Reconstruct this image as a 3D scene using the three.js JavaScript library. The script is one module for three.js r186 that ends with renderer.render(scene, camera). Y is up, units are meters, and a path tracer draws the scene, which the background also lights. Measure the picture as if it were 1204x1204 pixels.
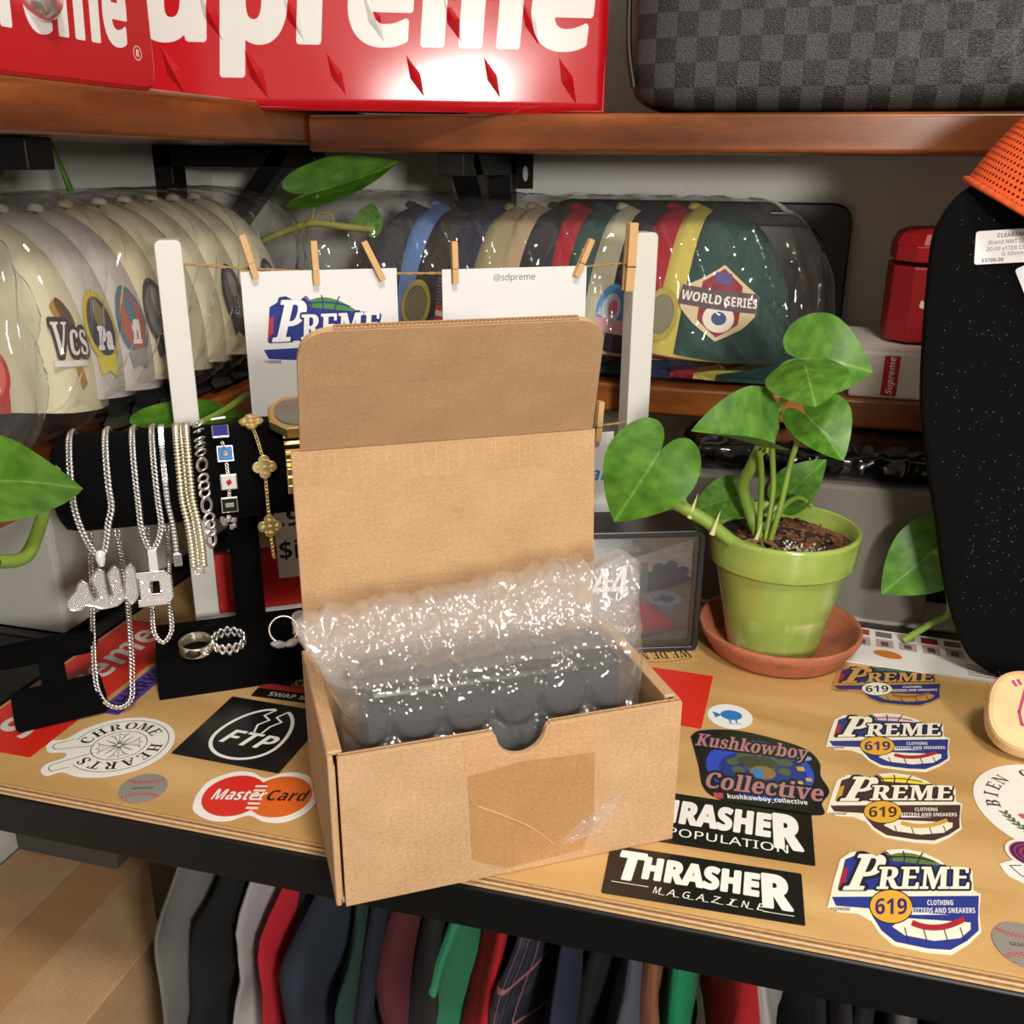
import * as THREE from 'three';
import { mergeGeometries, toCreasedNormals } from 'three/addons/utils/BufferGeometryUtils.js';
import { RoundedBoxGeometry } from 'three/addons/geometries/RoundedBoxGeometry.js';
import { ImprovedNoise } from 'three/addons/math/ImprovedNoise.js';
import { RectAreaLightUniformsLib } from 'three/addons/lights/RectAreaLightUniformsLib.js';

// ---------------------------------------------------------------- camera, lights, exposure
const scene = new THREE.Scene();
const D2R = Math.PI / 180;
const camera = new THREE.PerspectiveCamera(55.26, 1, 0.01, 20);
{
  const p = 19.7 * D2R, y = 14.9 * D2R, r = 0.4 * D2R;
  const fw = new THREE.Vector3(-Math.sin(y) * Math.cos(p), -Math.sin(p), -Math.cos(y) * Math.cos(p));
  const rt = new THREE.Vector3().crossVectors(fw, new THREE.Vector3(0, 1, 0)).normalize();
  const up = new THREE.Vector3().crossVectors(rt, fw);
  const R = rt.clone().multiplyScalar(Math.cos(r)).addScaledVector(up, Math.sin(r));
  const U = up.clone().multiplyScalar(Math.cos(r)).addScaledVector(rt, -Math.sin(r));
  camera.position.set(0, 0.36, 0);
  camera.quaternion.setFromRotationMatrix(new THREE.Matrix4().makeBasis(R, U, fw.clone().negate()));
}
const renderer = new THREE.WebGLRenderer();
renderer.toneMapping = THREE.LinearToneMapping;
renderer.toneMappingExposure = 1.2;
renderer.shadowMap.enabled = true;
RectAreaLightUniformsLib.init();
const KEY = { pos: [0.46, 0.48, 0.4], aim: [-0.15, 0.15, -0.75], w: 0.15, h: 0.15, color: 0xfffaf2, intensity: 120 };
const CEIL = { pos: [0.34, 1.44, 0.3], w: 0.26, h: 0.26, color: 0xfff6ea, intensity: 78 };
function areaLight(L, aim) {
  const l = new THREE.RectAreaLight(L.color, L.intensity, L.w, L.h);
  l.position.set(...L.pos); l.lookAt(...aim); l.castShadow = true; scene.add(l); return l;
}
areaLight(KEY, KEY.aim);
areaLight(CEIL, [CEIL.pos[0], 0, CEIL.pos[2]]);

// ---------------------------------------------------------------- helpers
let seed = 12345;
function rnd(a = 0, b = 1) { seed |= 0; seed = seed + 0x6D2B79F5 | 0; let t = Math.imul(seed ^ seed >>> 15, 1 | seed); t = t + Math.imul(t ^ t >>> 7, 61 | t) ^ t; return a + (b - a) * (((t ^ t >>> 14) >>> 0) / 4294967296); }
const perlin = new ImprovedNoise();
const noise = (x, y = 0, z = 0) => perlin.noise(x + 31.7, y + 17.3, z + 5.1);
const fbm = (x, y, z = 0, o = 4) => { let s = 0, a = 0.5; for (let i = 0; i < o; i++) { s += a * noise(x, y, z); x *= 2.03; y *= 2.03; z *= 2.03; a *= 0.5; } return s; };
const V3 = (x, y, z) => new THREE.Vector3(x, y, z);
const used = new Map();
function numbered(n) { const k = used.get(n) || 0; used.set(n, k + 1); return k ? n + '_' + String(k).padStart(3, '0') : n; }
function shade(o) { o.traverse(m => { if (m.isMesh) { m.castShadow = true; m.receiveShadow = true; } }); }
function tag(o, label, category, group, kind) { if (label) o.userData.label = label; if (category) o.userData.category = category; if (group) o.userData.group = group; if (kind) o.userData.kind = kind; return o; }
function thing(name, label, category, pos = [0, 0, 0], turn = 0, group) {
  const o = new THREE.Group(); o.name = numbered(name); o.position.set(...pos); o.rotation.y = turn; scene.add(o);
  return tag(o, label, category, group);
}
function obj(name, geos, mat, parent = scene) {
  let g = Array.isArray(geos) ? merge(geos) : geos;
  const m = new THREE.Mesh(g, mat); m.name = parent === scene ? numbered(name) : name; m.castShadow = m.receiveShadow = true; parent.add(m); return m;
}
function struct(name, geos, mat) { const m = obj(name, geos, mat); m.userData.kind = 'structure'; return m; }
function merge(list) {
  if (list.length === 1) return list[0];
  const a = list.map(g => { const q = g.index ? g.toNonIndexed() : g; for (const k of Object.keys(q.attributes)) if (!['position', 'normal', 'uv'].includes(k)) q.deleteAttribute(k); if (!q.attributes.uv) q.setAttribute('uv', new THREE.BufferAttribute(new Float32Array(q.attributes.position.count * 2), 2)); return q; });
  return mergeGeometries(a);
}
// metric box-projected uv
function uvm(g, s = 1, ox = 0, oy = 0) {
  g = g.index ? g.toNonIndexed() : g; const p = g.attributes.position, n = g.attributes.normal, uv = new Float32Array(p.count * 2);
  for (let i = 0; i < p.count; i += 3) {
    let ax = 0, ay = 0, az = 0; for (let k = 0; k < 3; k++) { ax += n.getX(i + k); ay += n.getY(i + k); az += n.getZ(i + k); }
    ax = Math.abs(ax); ay = Math.abs(ay); az = Math.abs(az);
    for (let k = 0; k < 3; k++) { const x = p.getX(i + k), y = p.getY(i + k), z = p.getZ(i + k); let u, v; if (ay >= ax && ay >= az) { u = x; v = z; } else if (ax >= az) { u = z; v = y; } else { u = x; v = y; } uv[(i + k) * 2] = u * s + ox; uv[(i + k) * 2 + 1] = v * s + oy; }
  }
  g.setAttribute('uv', new THREE.BufferAttribute(uv, 2)); return g;
}
const box = (x0, x1, y0, y1, z0, z1) => new THREE.BoxGeometry(Math.abs(x1 - x0), Math.abs(y1 - y0), Math.abs(z1 - z0)).translate((x0 + x1) / 2, (y0 + y1) / 2, (z0 + z1) / 2);
const rbox = (x0, x1, y0, y1, z0, z1, r = 0.002, s = 3) => new RoundedBoxGeometry(Math.abs(x1 - x0), Math.abs(y1 - y0), Math.abs(z1 - z0), s, r).translate((x0 + x1) / 2, (y0 + y1) / 2, (z0 + z1) / 2);
const tube = (pts, r, n = 24, k = 8, closed = false) => new THREE.TubeGeometry(new THREE.CatmullRomCurve3(pts.map(p => Array.isArray(p) ? V3(...p) : p), closed), n, r, k, closed);
function bar(a, b, r, k = 8) { const A = V3(...a), B = V3(...b), d = B.clone().sub(A); const g = new THREE.CylinderGeometry(r, r, d.length(), k); g.applyQuaternion(new THREE.Quaternion().setFromUnitVectors(V3(0, 1, 0), d.normalize())); return g.translate((A.x + B.x) / 2, (A.y + B.y) / 2, (A.z + B.z) / 2); }
const lathe = (pts, n = 48) => new THREE.LatheGeometry(pts.map(p => new THREE.Vector2(...p)), n);
const polyShape = pts => new THREE.Shape(pts.map(p => new THREE.Vector2(...p)));
const extr = (shape, depth, bevel = 0, seg = 8) => new THREE.ExtrudeGeometry(shape, { depth, bevelEnabled: bevel > 0, bevelSize: bevel, bevelThickness: bevel, bevelSegments: 2, curveSegments: seg });
function rrect(x0, x1, y0, y1, r) { const s = new THREE.Shape(); const q = Array.isArray(r) ? r : [r, r, r, r]; s.moveTo(x0 + q[0], y0); s.lineTo(x1 - q[1], y0); s.quadraticCurveTo(x1, y0, x1, y0 + q[1]); s.lineTo(x1, y1 - q[2]); s.quadraticCurveTo(x1, y1, x1 - q[2], y1); s.lineTo(x0 + q[3], y1); s.quadraticCurveTo(x0, y1, x0, y1 - q[3]); s.lineTo(x0, y0 + q[0]); s.quadraticCurveTo(x0, y0, x0 + q[0], y0); return s; }
// surface from a function (a,b in 0..1) -> [x,y,z]
function surf(fn, na, nb, uvs = [1, 1]) {
  const P = [], T = [], I = [];
  for (let j = 0; j <= nb; j++) for (let i = 0; i <= na; i++) { const q = fn(i / na, j / nb); P.push(q[0], q[1], q[2]); T.push(i / na * uvs[0], j / nb * uvs[1]); }
  for (let j = 0; j < nb; j++) for (let i = 0; i < na; i++) { const a = j * (na + 1) + i, b = a + 1, c = a + na + 1, d = c + 1; I.push(a, b, d, a, d, c); }
  const g = new THREE.BufferGeometry(); g.setAttribute('position', new THREE.Float32BufferAttribute(P, 3)); g.setAttribute('uv', new THREE.Float32BufferAttribute(T, 2)); g.setIndex(I); g.computeVertexNormals(); return g;
}
// ---------------------------------------------------------------- textures
// draw text so that its capitals fill a box exactly
function fit(x, text, x0, y0, w, h, font = 'bold', fam = 'sans-serif', stroke = 0, skew = 0) { x.save(); x.font = `${font} 100px ${fam}`; x.textAlign = 'left'; x.textBaseline = 'alphabetic'; const m = x.measureText(text).width; x.translate(x0, y0 + h); x.transform(1, 0, -skew, 1, 0, 0); x.scale(w / m, h / 71.5); if (stroke) { x.lineWidth = stroke; x.lineJoin = 'round'; x.strokeText(text, 0, 0); } x.fillText(text, 0, 0); x.restore(); }
function canvasTex(w, h, draw, repeat) {
  const c = document.createElement('canvas'); c.width = w; c.height = h; const x = c.getContext('2d'); draw(x, w, h);
  const t = new THREE.CanvasTexture(c); t.colorSpace = THREE.SRGBColorSpace; t.anisotropy = 8; if (repeat) { t.wrapS = t.wrapT = THREE.RepeatWrapping; } return t;
}
function dataTex(w, h, fn, srgb = true, rep = [1, 1]) {
  const d = new Uint8Array(w * h * 4);
  for (let j = 0; j < h; j++) for (let i = 0; i < w; i++) { const c = fn(i / w, j / h), k = (j * w + i) * 4; d[k] = Math.max(0, Math.min(255, c[0])); d[k + 1] = Math.max(0, Math.min(255, c[1])); d[k + 2] = Math.max(0, Math.min(255, c[2])); d[k + 3] = 255; }
  const t = new THREE.DataTexture(d, w, h); t.wrapS = t.wrapT = THREE.RepeatWrapping; t.magFilter = THREE.LinearFilter; t.minFilter = THREE.LinearMipmapLinearFilter; t.generateMipmaps = true; if (srgb) t.colorSpace = THREE.SRGBColorSpace; t.repeat.set(...rep); t.needsUpdate = true; return t;
}
const grey = (w, h, fn, rep) => dataTex(w, h, (u, v) => { const g = 255 * fn(u, v); return [g, g, g]; }, false, rep);
const M = {};
const std = (color, roughness = 0.6, metalness = 0, extra = {}) => new THREE.MeshStandardMaterial({ color, roughness, metalness, side: THREE.DoubleSide, ...extra });
const phys = (color, roughness = 0.5, extra = {}) => new THREE.MeshPhysicalMaterial({ color, roughness, side: THREE.DoubleSide, ...extra });
// tileable-ish noise helper: blend across the seam
const tn = (u, v, fx, fy, o = 4) => { const a = fbm(u * fx, v * fy, 0, o), b = fbm((u - 1) * fx, v * fy, 0, o); const w = Math.max(0, (u - 0.85) / 0.15); return a * (1 - w) + b * w; };
function woodTex(c0, c1, lines, w = 1024, h = 512, knot = 0) {
  return dataTex(w, h, (u, v) => {
    const warp = tn(u, v, 3, 6, 3) * 0.08; const g = tn(u, v + warp, 5, lines, 4); const f = tn(u, v, 30, 190, 2);
    let k = 0.5 + 0.75 * g + 0.22 * f + 0.25 * Math.sin((v + warp * 1.3) * lines * 5 + 3 * tn(u, v, 2, 3, 2)) * 0.5; if (knot) { const d = Math.hypot((u - 0.37) * 12, (v - 0.6) * 4); k -= 0.6 * Math.exp(-d * d * 6); }
    k = Math.max(0, Math.min(1, k)); return [0, 1, 2].map(i => c0[i] + (c1[i] - c0[i]) * k);
  });
}
const T = {};
T.table = woodTex([180, 138, 82], [214, 178, 122], 7); T.table.repeat.set(1.7, 3.2);
M.table = std(0xffffff, 0.42, 0, { map: T.table });
T.ply = dataTex(256, 64, (u, v) => { const l = Math.floor(v * 5); const c = [[206, 170, 122], [150, 108, 70], [214, 182, 138], [140, 98, 60], [196, 158, 110]][l]; const n = tn(u, v, 40, 30, 2) * 60; return c.map(x => x + n); });
T.ply.repeat.set(6, 125); M.ply = std(0xffffff, 0.8, 0, { map: T.ply });
T.shelf = woodTex([66, 28, 12], [172, 100, 44], 4, 1024, 512, 1); T.shelf.repeat.set(1.6, 5);
M.shelf = std(0xffffff, 0.32, 0, { map: T.shelf });
T.wall = grey(256, 256, (u, v) => 0.5 + 0.5 * tn(u, v, 24, 24, 3), [4, 4]);
M.wall = std(0xcfcdc7, 0.95, 0, { bumpMap: T.wall, bumpScale: 0.0015 });
M.floor = std(0x4a4038, 0.7); M.ceil = std(0xdedad2, 0.95);
M.blackSteel = std(0x0b0b0c, 0.45, 0.3);
T.card = dataTex(512, 512, (u, v) => { const n = tn(u, v, 60, 110, 3) * 30 + tn(u, v, 4, 5, 3) * 14 + tn(u, v, 70, 8, 2) * 5; return [187 + n, 150 + n * 0.95, 112 + n * 0.8]; }); T.card.repeat.set(8, 8);
M.card = std(0xffffff, 0.85, 0, { map: T.card });
T.cardIn = dataTex(512, 512, (u, v) => { const n = tn(u, v, 60, 110, 3) * 24 + tn(u, v, 4, 5, 3) * 12 + tn(u, v, 6, 90, 2) * 9; return [183 + n, 146 + n * 0.95, 107 + n * 0.8]; }); T.cardIn.repeat.set(8, 8);
M.cardIn = std(0xffffff, 0.88, 0, { map: T.cardIn });
M.white = std(0xe2e0da, 0.5); M.paper = std(0xe6e6e4, 0.85);
M.velvet = phys(0x020203, 1, { sheen: 0.04, sheenColor: new THREE.Color(0x22222c), sheenRoughness: 0.6, specularIntensity: 0.3 });
M.silver = std(0xeeecea, 0.26, 0.92); M.silverPale = std(0xefe9cf, 0.28, 0.92); M.gold = std(0xf4df9c, 0.26, 0.9);
M.stone = phys(0xf6f6fa, 0.1, { metalness: 0.25, clearcoat: 1, clearcoatRoughness: 0.05 }); M.stoneGold = phys(0xf2e2a8, 0.1, { metalness: 0.3, clearcoat: 1, clearcoatRoughness: 0.05 });
M.film = phys(0xffffff, 0.05, { transmission: 0.98, thickness: 0, ior: 1.5 });
M.jute = std(0xb08d5c, 0.95); M.pin = std(0xd9ae78, 0.7); M.spring = std(0x9a968c, 0.3, 1);
T.leaf = dataTex(256, 256, (u, v) => { const n = tn(u, v, 6, 8, 4); const vein = Math.abs(Math.sin((v * 9 - Math.abs(u - 0.5) * 5) * Math.PI)) < 0.12 ? 8 : 0; const mid = Math.abs(u - 0.5) < 0.014 ? 26 : 0; return [78 + n * 50 + mid + vein, 128 + n * 50 + mid + vein, 34 + n * 26 + mid]; });
M.leaf = phys(0xffffff, 0.38, { map: T.leaf, transmission: 0.12, thickness: 0 });
M.stem = std(0x7d9a3a, 0.55); M.vine = std(0x8a8a38, 0.6);
// ---------------------------------------------------------------- room shell
const RX0 = -0.645, RX1 = 1.9, RZ0 = -1.065, RZ1 = 1.6, RY0 = -0.78, RY1 = 1.5, TH = 0.08;
struct('wall_back', uvm(box(RX0 - TH, RX1 + TH, RY0, RY1, RZ0 - TH, RZ0)), M.wall);
struct('wall_left', uvm(box(RX0 - TH, RX0, RY0, RY1, RZ0, RZ1)), M.wall);
struct('wall_right', uvm(box(RX1, RX1 + TH, RY0, RY1, RZ0, RZ1)), M.wall);
struct('wall_front', uvm(box(RX0 - TH, RX1 + TH, RY0, RY1, RZ1, RZ1 + TH)), M.wall);
struct('floor', box(RX0 - TH, RX1 + TH, RY0 - TH, RY0, RZ0 - TH, RZ1 + TH), M.floor);
struct('ceiling', box(RX0 - TH, RX1 + TH, RY1, RY1 + TH, RZ0 - TH, RZ1 + TH), M.ceil);
// lamps (outside the frame)
{
  const t = thing('ceiling_lamp', 'square white ceiling lamp over the middle of the room', 'lamp', [CEIL.pos[0], CEIL.pos[1], CEIL.pos[2]]);
  obj('housing', rbox(-0.15, 0.15, 0.012, 0.06, -0.15, 0.15, 0.01), M.white, t);
  obj('diffuser', box(-0.13, 0.13, 0.006, 0.012, -0.13, 0.13), std(0xffffff, 0.6, 0, { emissive: CEIL.color, emissiveIntensity: 3 }), t);
  const s = thing('panel_lamp', 'small square lamp on a black floor stand facing the table', 'lamp', [KEY.pos[0], RY0, KEY.pos[2]]);
  const head = new THREE.Group(); head.name = 'lamp_head'; s.add(head); head.position.y = KEY.pos[1] - RY0; head.up.set(0, 1, 0);
  head.lookAt(KEY.aim[0] , KEY.aim[1], KEY.aim[2]);
  obj('housing', rbox(-0.085, 0.085, -0.085, 0.085, -0.04, -0.006, 0.006), M.blackSteel, head);
  obj('glowing_panel', box(-0.075, 0.075, -0.075, 0.075, -0.006, -0.003), std(0xffffff, 0.6, 0, { emissive: KEY.color, emissiveIntensity: 12 }), head);
  obj('pole', bar([0, 0.02, 0.03], [0, KEY.pos[1] - RY0 - 0.06, 0.03], 0.009, 12), M.blackSteel, s);
  obj('base', lathe([[0, 0.02], [0.12, 0.02], [0.13, 0.012], [0.13, 0], [0, 0]], 32).translate(0, 0, 0.03), M.blackSteel, s);
}
// ---------------------------------------------------------------- table
{
  const t = thing('workbench', 'plywood topped workbench with a black steel frame, covered in stickers', 'table', [0, 0, 0]);
  obj('tabletop', uvm(box(-0.497, 0.62, -0.008, 0, -1.0, -0.4102)), M.table, t);
  obj('plywood_edge', uvm(box(-0.497, 0.62, -0.008, -0.0001, -0.4102, -0.4096)), M.ply, t);
  obj('apron', rbox(-0.515, 0.62, -0.036, -0.0082, -0.43, -0.408, 0.002), M.blackSteel, t);
  obj('side_rail', rbox(-0.517, -0.4975, -0.036, 0.0015, -1.0, -0.43, 0.002), M.blackSteel, t);
  for (const [x, z] of [[-0.43, -0.98], [0.6, -0.98], [0.6, -0.43], [-0.43, -0.56]]) obj('leg', rbox(x - 0.015, x + 0.015, RY0, -0.03, z - 0.015, z + 0.015, 0.002), M.blackSteel, t);
}
// ---------------------------------------------------------------- shelves
function shelfBoard(label, x0, x1, y0, y1, z0, z1, along) {
  const g = rbox(0, along === 'x' ? x1 - x0 : z1 - z0, y0, y1, 0, along === 'x' ? z1 - z0 : x1 - x0, 0.004, 3); uvm2(g);
  if (along === 'z') { g.rotateY(Math.PI / 2); g.translate(x0, 0, z1); } else g.translate(x0, 0, z0);
  const m = obj('wooden_shelf', g, M.shelf); return tag(m, label, 'shelf');
}
function uvm2(g) { const u = uvm(g); g.setIndex(null); for (const k of ['position', 'normal', 'uv']) g.setAttribute(k, u.attributes[k]); return g; }
shelfBoard('dark stained wooden shelf on the back wall under the checkered bag', -0.424, 0.62, 0.3675, 0.3985, RZ0, -0.865, 'x');
shelfBoard('dark stained wooden shelf on the side wall under the red metal box', RX0, -0.424, 0.3735, 0.4055, RZ0, -0.2, 'z');
shelfBoard('stained wooden shelf on the back wall under the bagged colourful caps', -0.446, 0.62, 0.1455, 0.1715, RZ0, -0.865, 'x');
shelfBoard('stained wooden shelf on the side wall under the bagged cream caps', RX0, -0.446, 0.1455, 0.1715, RZ0, -0.2, 'z');
function bracket(pos, turn, label) {
  const t = thing('shelf_bracket', label, 'bracket', pos, turn, 'black shelf brackets');   // local: wall at z=0, arm goes to +z, top at y=0
  obj('wall_plate', rbox(-0.0125, 0.0125, -0.15, 0, 0, 0.022, 0.001), M.blackSteel, t);
  obj('arm', rbox(-0.0125, 0.0125, -0.02, 0, 0, 0.185, 0.001), M.blackSteel, t);
  const b = rbox(-0.0125, 0.0125, -0.1, 0.1, -0.009, 0.009, 0.001); b.rotateX(42 * D2R); b.translate(0, -0.075, 0.085); obj('brace', b, M.blackSteel, t);
  const tab = new THREE.Shape(); tab.moveTo(0, 0); tab.lineTo(0.018, 0); tab.lineTo(0.018, -0.034); tab.lineTo(0, -0.034); const hole = new THREE.Path(); hole.absellipse(0.01, -0.019, 0.0035, 0.008, 0, Math.PI * 2, true); tab.holes.push(hole);
  obj('screw_tab', extr(tab, 0.003).translate(0.0125, 0, 0), M.blackSteel, t);
}
bracket([-0.293, 0.3672, RZ0], 0, 'black steel bracket on the back wall behind the colourful caps');
bracket([RX0, 0.373, -0.965], Math.PI / 2, 'black steel bracket on the side wall above the cream caps, by the corner');
bracket([RX0, 0.373, -0.56], Math.PI / 2, 'black steel bracket on the side wall above the cream caps, under the red metal box');
bracket([0.132, 0.1452, RZ0], 0, 'black steel bracket under the lower shelf behind the grey box');
// ---------------------------------------------------------------- upper shelf: red sign, red tin, bag
const RED = '#c3121f';
{
  // large pressed-metal sign, standing diagonally across the corner
  const W = 0.5, H = 0.19, t = thing('metal_sign', 'large glossy red diamond-plate sign with white lettering, leaning across the shelf corner', 'sign', [-0.16, 0.3988, -0.903], 24 * D2R);
  const tex = canvasTex(2000, 760, (x, w, h) => {
    x.fillStyle = RED; x.fillRect(0, 0, w, h); x.fillStyle = '#ecebe8'; x.textBaseline = 'alphabetic'; const k = w / W;
    x.save(); x.translate(w - 0.014 * k, h - 0.052 * k); const s = 0.106 * k; x.font = `bold ${s}px sans-serif`; x.transform(0.925, 0, -0.09, 1, 0, 0); x.textAlign = 'right'; x.lineJoin = 'round'; x.lineWidth = s * 0.055; x.strokeStyle = '#ecebe8'; x.fillText('Supreme', 0, 0); x.strokeText('Supreme', 0, 0); x.restore();
  });
  const mat = phys(0xffffff, 0.2, { map: tex, clearcoat: 0.7, clearcoatRoughness: 0.12 });
  const face = surf((a, b) => { const x = -W + W * a, y = H * b; const e = Math.min(a * W, (1 - a) * W, b * H, (1 - b) * H); return [x, y, 0.006 + 0.0016 * noise(x * 9, y * 9) - (e < 0.006 ? (0.006 - e) * 0.7 : 0)]; }, 160, 60);
  obj('face', face, mat, t);
  obj('back_plate', rbox(-W, 0, 0.0005, H, -0.006, 0.003, 0.002), std(0x9c1119, 0.4), t);
  // raised diamonds, alternating lean
  const dia = (x, y, lean) => { const g = new THREE.OctahedronGeometry(1, 0).toNonIndexed(); g.scale(0.0056, 0.021, 0.0045); g.rotateZ(lean); g.computeVertexNormals(); g.translate(x, y, 0.0058); return g; };
  const uvFix = g => { const p = g.attributes.position, u = new Float32Array(p.count * 2); for (let i = 0; i < p.count; i++) { u[i * 2] = (p.getX(i) + W) / W; u[i * 2 + 1] = p.getY(i) / H; } g.setAttribute('uv', new THREE.BufferAttribute(u, 2)); return g; };
  for (let r = 0; r < 4; r++) for (let c = 0; c < 8; c++) { const x = -0.035 - c * 0.064 + (r % 2) * 0.032, y = 0.027 + r * 0.042; if (x > -0.012 || x < -W + 0.015) continue; obj('diamond', uvFix(dia(x, y, (c + r) % 2 ? 0.42 : 0.42)), mat, t); }
  const c = thing('carry_case', 'dark studded case lying in the shelf corner behind the red sign', 'case', [-0.44, 0.406, -0.96], 24 * D2R);
  obj('body', rbox(-0.1, 0.14, 0, 0.03, -0.04, 0.05, 0.008), std(0x1c1213, 0.6), c);
  const studs = []; for (let i = 0; i < 14; i++) studs.push(new THREE.SphereGeometry(0.003, 8, 6).translate(-0.09 + i * 0.0165, 0.015, 0.05)); obj('studs', studs, std(0x5a3a36, 0.4, 0.6), c).userData.kind = 'stuff';
}
{
  // red metal box on the side shelf
  const t = thing('metal_box', 'red metal box with white lettering and a steel latch on the side shelf', 'box', [-0.423, 0.4058, -0.637], 90 * D2R); // local x runs towards viewer(-z world) -> local x=+ => world -z
  // local frame: +z faces +X of the room, +x faces -Z of the room (away)
  const L = 0.33, H = 0.14, Dp = 0.15;
  const sh = rrect(-L, 0, 0, H, 0.012); const g = extr(sh, Dp - 0.006, 0.003, 6); g.translate(0, 0, -Dp + 0.003); 
  obj('body', g, std(0xb3151d, 0.42), t);
  const tex = canvasTex(1650, 700, (x, w, h) => { const k = w / L; x.fillStyle = '#bb161f'; x.fillRect(0, 0, w, h); x.fillStyle = '#ecebe8'; x.strokeStyle = '#ecebe8'; x.save(); x.translate(w - 0.024 * k, h - 0.0235 * k); x.transform(0.7, 0, -0.07, 1, 0, 0); x.font = `bold ${0.066 * k}px sans-serif`; x.textAlign = 'right'; x.lineWidth = 16; x.lineJoin = 'round'; x.fillText('Supreme', 0, 0); x.strokeText('Supreme', 0, 0); x.restore(); x.font = `bold ${0.006 * k}px sans-serif`; x.textAlign = 'center'; x.fillText('R', w - 0.0165 * k, h - 0.0178 * k); x.lineWidth = 3; x.beginPath(); x.arc(w - 0.0165 * k, h - 0.02 * k, 0.0042 * k, 0, 7); x.stroke(); });
  const fs = new THREE.ShapeGeometry(rrect(-L, 0, 0, H, 0.012), 6); const p = fs.attributes.position, u = fs.attributes.uv; for (let i = 0; i < p.count; i++) u.setXY(i, (p.getX(i) + L) / L, p.getY(i) / H);
  fs.translate(0, 0, 0.0003); obj('lettered_front', fs, std(0xffffff, 0.4, 0, { map: tex }), t);
  obj('lid_lip', rbox(-L - 0.004, 0.004, H + 0.001, H + 0.018, -Dp - 0.002, 0.003, 0.004), std(0xb3151d, 0.42), t);
  const la = lathe([[0, 0.012], [0.009, 0.011], [0.0125, 0.007], [0.013, 0]], 28); la.rotateX(Math.PI / 2); la.translate(-0.107, 0.041, 0.0004); const lt = obj('latch', la, M.silver, t);
  obj('latch_slot', box(-0.114, -0.1, 0.04, 0.042, 0.0118, 0.0132), std(0x222222, 0.4, 1), lt);
}
{
  // checkered soft bag
  const t = thing('checkered_bag', 'black and grey checkered leather bag lying on the upper shelf', 'bag', [0.085, 0.3987, -0.945]);
  const chk = dataTex(512, 512, (u, v) => { const i = Math.floor(u * 8) + Math.floor(v * 8); const n = tn(u, v, 90, 90, 3) * 16; const b = i % 2 ? 58 : 30; return [b + n, b + n, b + n + 2]; }); 
  chk.repeat.set(1 / 0.132, 1 / 0.146);
  const grain = grey(512, 512, (u, v) => { const q = Math.abs(tn(u, v, 38, 38, 3)); return 0.35 + 1.6 * q; }, [14, 14]);
  const W = 0.225, Hh = 0.12, Dp = 0.088;
  const se = (c, e) => Math.sign(c) * Math.pow(Math.abs(c), e);
  const g = surf((a, b) => { const th = (a - 0.5) * 2 * Math.PI, ph = (b - 0.5) * Math.PI; const cx = se(Math.cos(ph), 0.17), x = W * cx * se(Math.sin(th), 0.2), z = Dp * cx * se(Math.cos(th), 0.4), y = Hh * se(Math.sin(ph), 0.19); const bulge = 0.012 * Math.exp(-((x - 0.1) * (x - 0.1)) / 0.01) * (z > 0 ? 1 : 0); return [x, y + Hh, z + bulge * (1 - Math.abs(y / Hh)) + 0.003 * noise(x * 14, y * 14, 2)]; }, 120, 60);
  { const p = g.attributes.position, u = g.attributes.uv, n = g.attributes.normal; for (let i = 0; i < p.count; i++) u.setXY(i, Math.abs(n.getX(i)) > 0.8 ? p.getZ(i) + 0.3 : p.getX(i), p.getY(i)); }
  obj('body', g, std(0xffffff, 0.42, 0, { map: chk, bumpMap: grain, bumpScale: 0.0006 }), t);
  const pip = []; for (const z of [0.072]) pip.push(tube([[-0.216, 0.02, z], [-0.2215, 0.05, z], [-0.2225, 0.12, z], [-0.2215, 0.19, z], [-0.216, 0.225, z]], 0.0026, 30, 8)); obj('piping', pip, std(0x111112, 0.4), t);
  const z = []; for (let i = 0; i < 60; i++) z.push(box(-0.17 + i * 0.0055, -0.167 + i * 0.0055, 0.2402, 0.2425, -0.004, 0.004)); obj('zip', z, M.spring, t).userData.kind = 'stuff';
}
// ---------------------------------------------------------------- caps
const CA = 0.084, CB = 0.094, CH = 0.129;       // half width, half length, crown height
function crownPt(th, h, off = 0) {             // th around (0 = brim side +z), h 0 rim .. 1 top
  const k = Math.pow(Math.max(0, 1 - Math.pow(h, 2.15)), 0.52); const seam = 1 - 0.012 * Math.pow(Math.abs(Math.cos(th * 3)), 18) * (1 - h * 0.5);
  const front = 1 + 0.03 * Math.cos(th) * h;
  return [(CA + off) * k * Math.sin(th) * seam, CH * h * front + off * h * 0.9, (CB + off) * k * Math.cos(th) * seam];
}
const foldGeo = surf((a, b) => { const p = crownPt(a * Math.PI * 2, b * 0.9995); if (p[2] < 0) p[2] *= 0.38; return p; }, 72, 22, [8, 3]);   // back half pushed in, as in a nested row
const crownGeo = surf((a, b) => crownPt(a * Math.PI * 2, b * 0.9995), 72, 22, [8, 3]);
const brimGeo = surf((a, b) => { const w = (a - 0.5) * 2; const th = w * 1.18; const p = crownPt(th, 0); const L = 0.066 * Math.pow(Math.max(0, 1 - Math.pow(Math.abs(w), 2.4)), 0.6); const d = b * L; return [p[0] * (1 + 0.05 * b), 0.001 - 0.22 * w * w * 0.06 - b * 0.004, p[2] + d]; }, 28, 8);
const buttonGeo = lathe([[0, 0.0045], [0.004, 0.004], [0.0065, 0.001], [0.0065, -0.002]], 16).translate(0, CH, 0);
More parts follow.
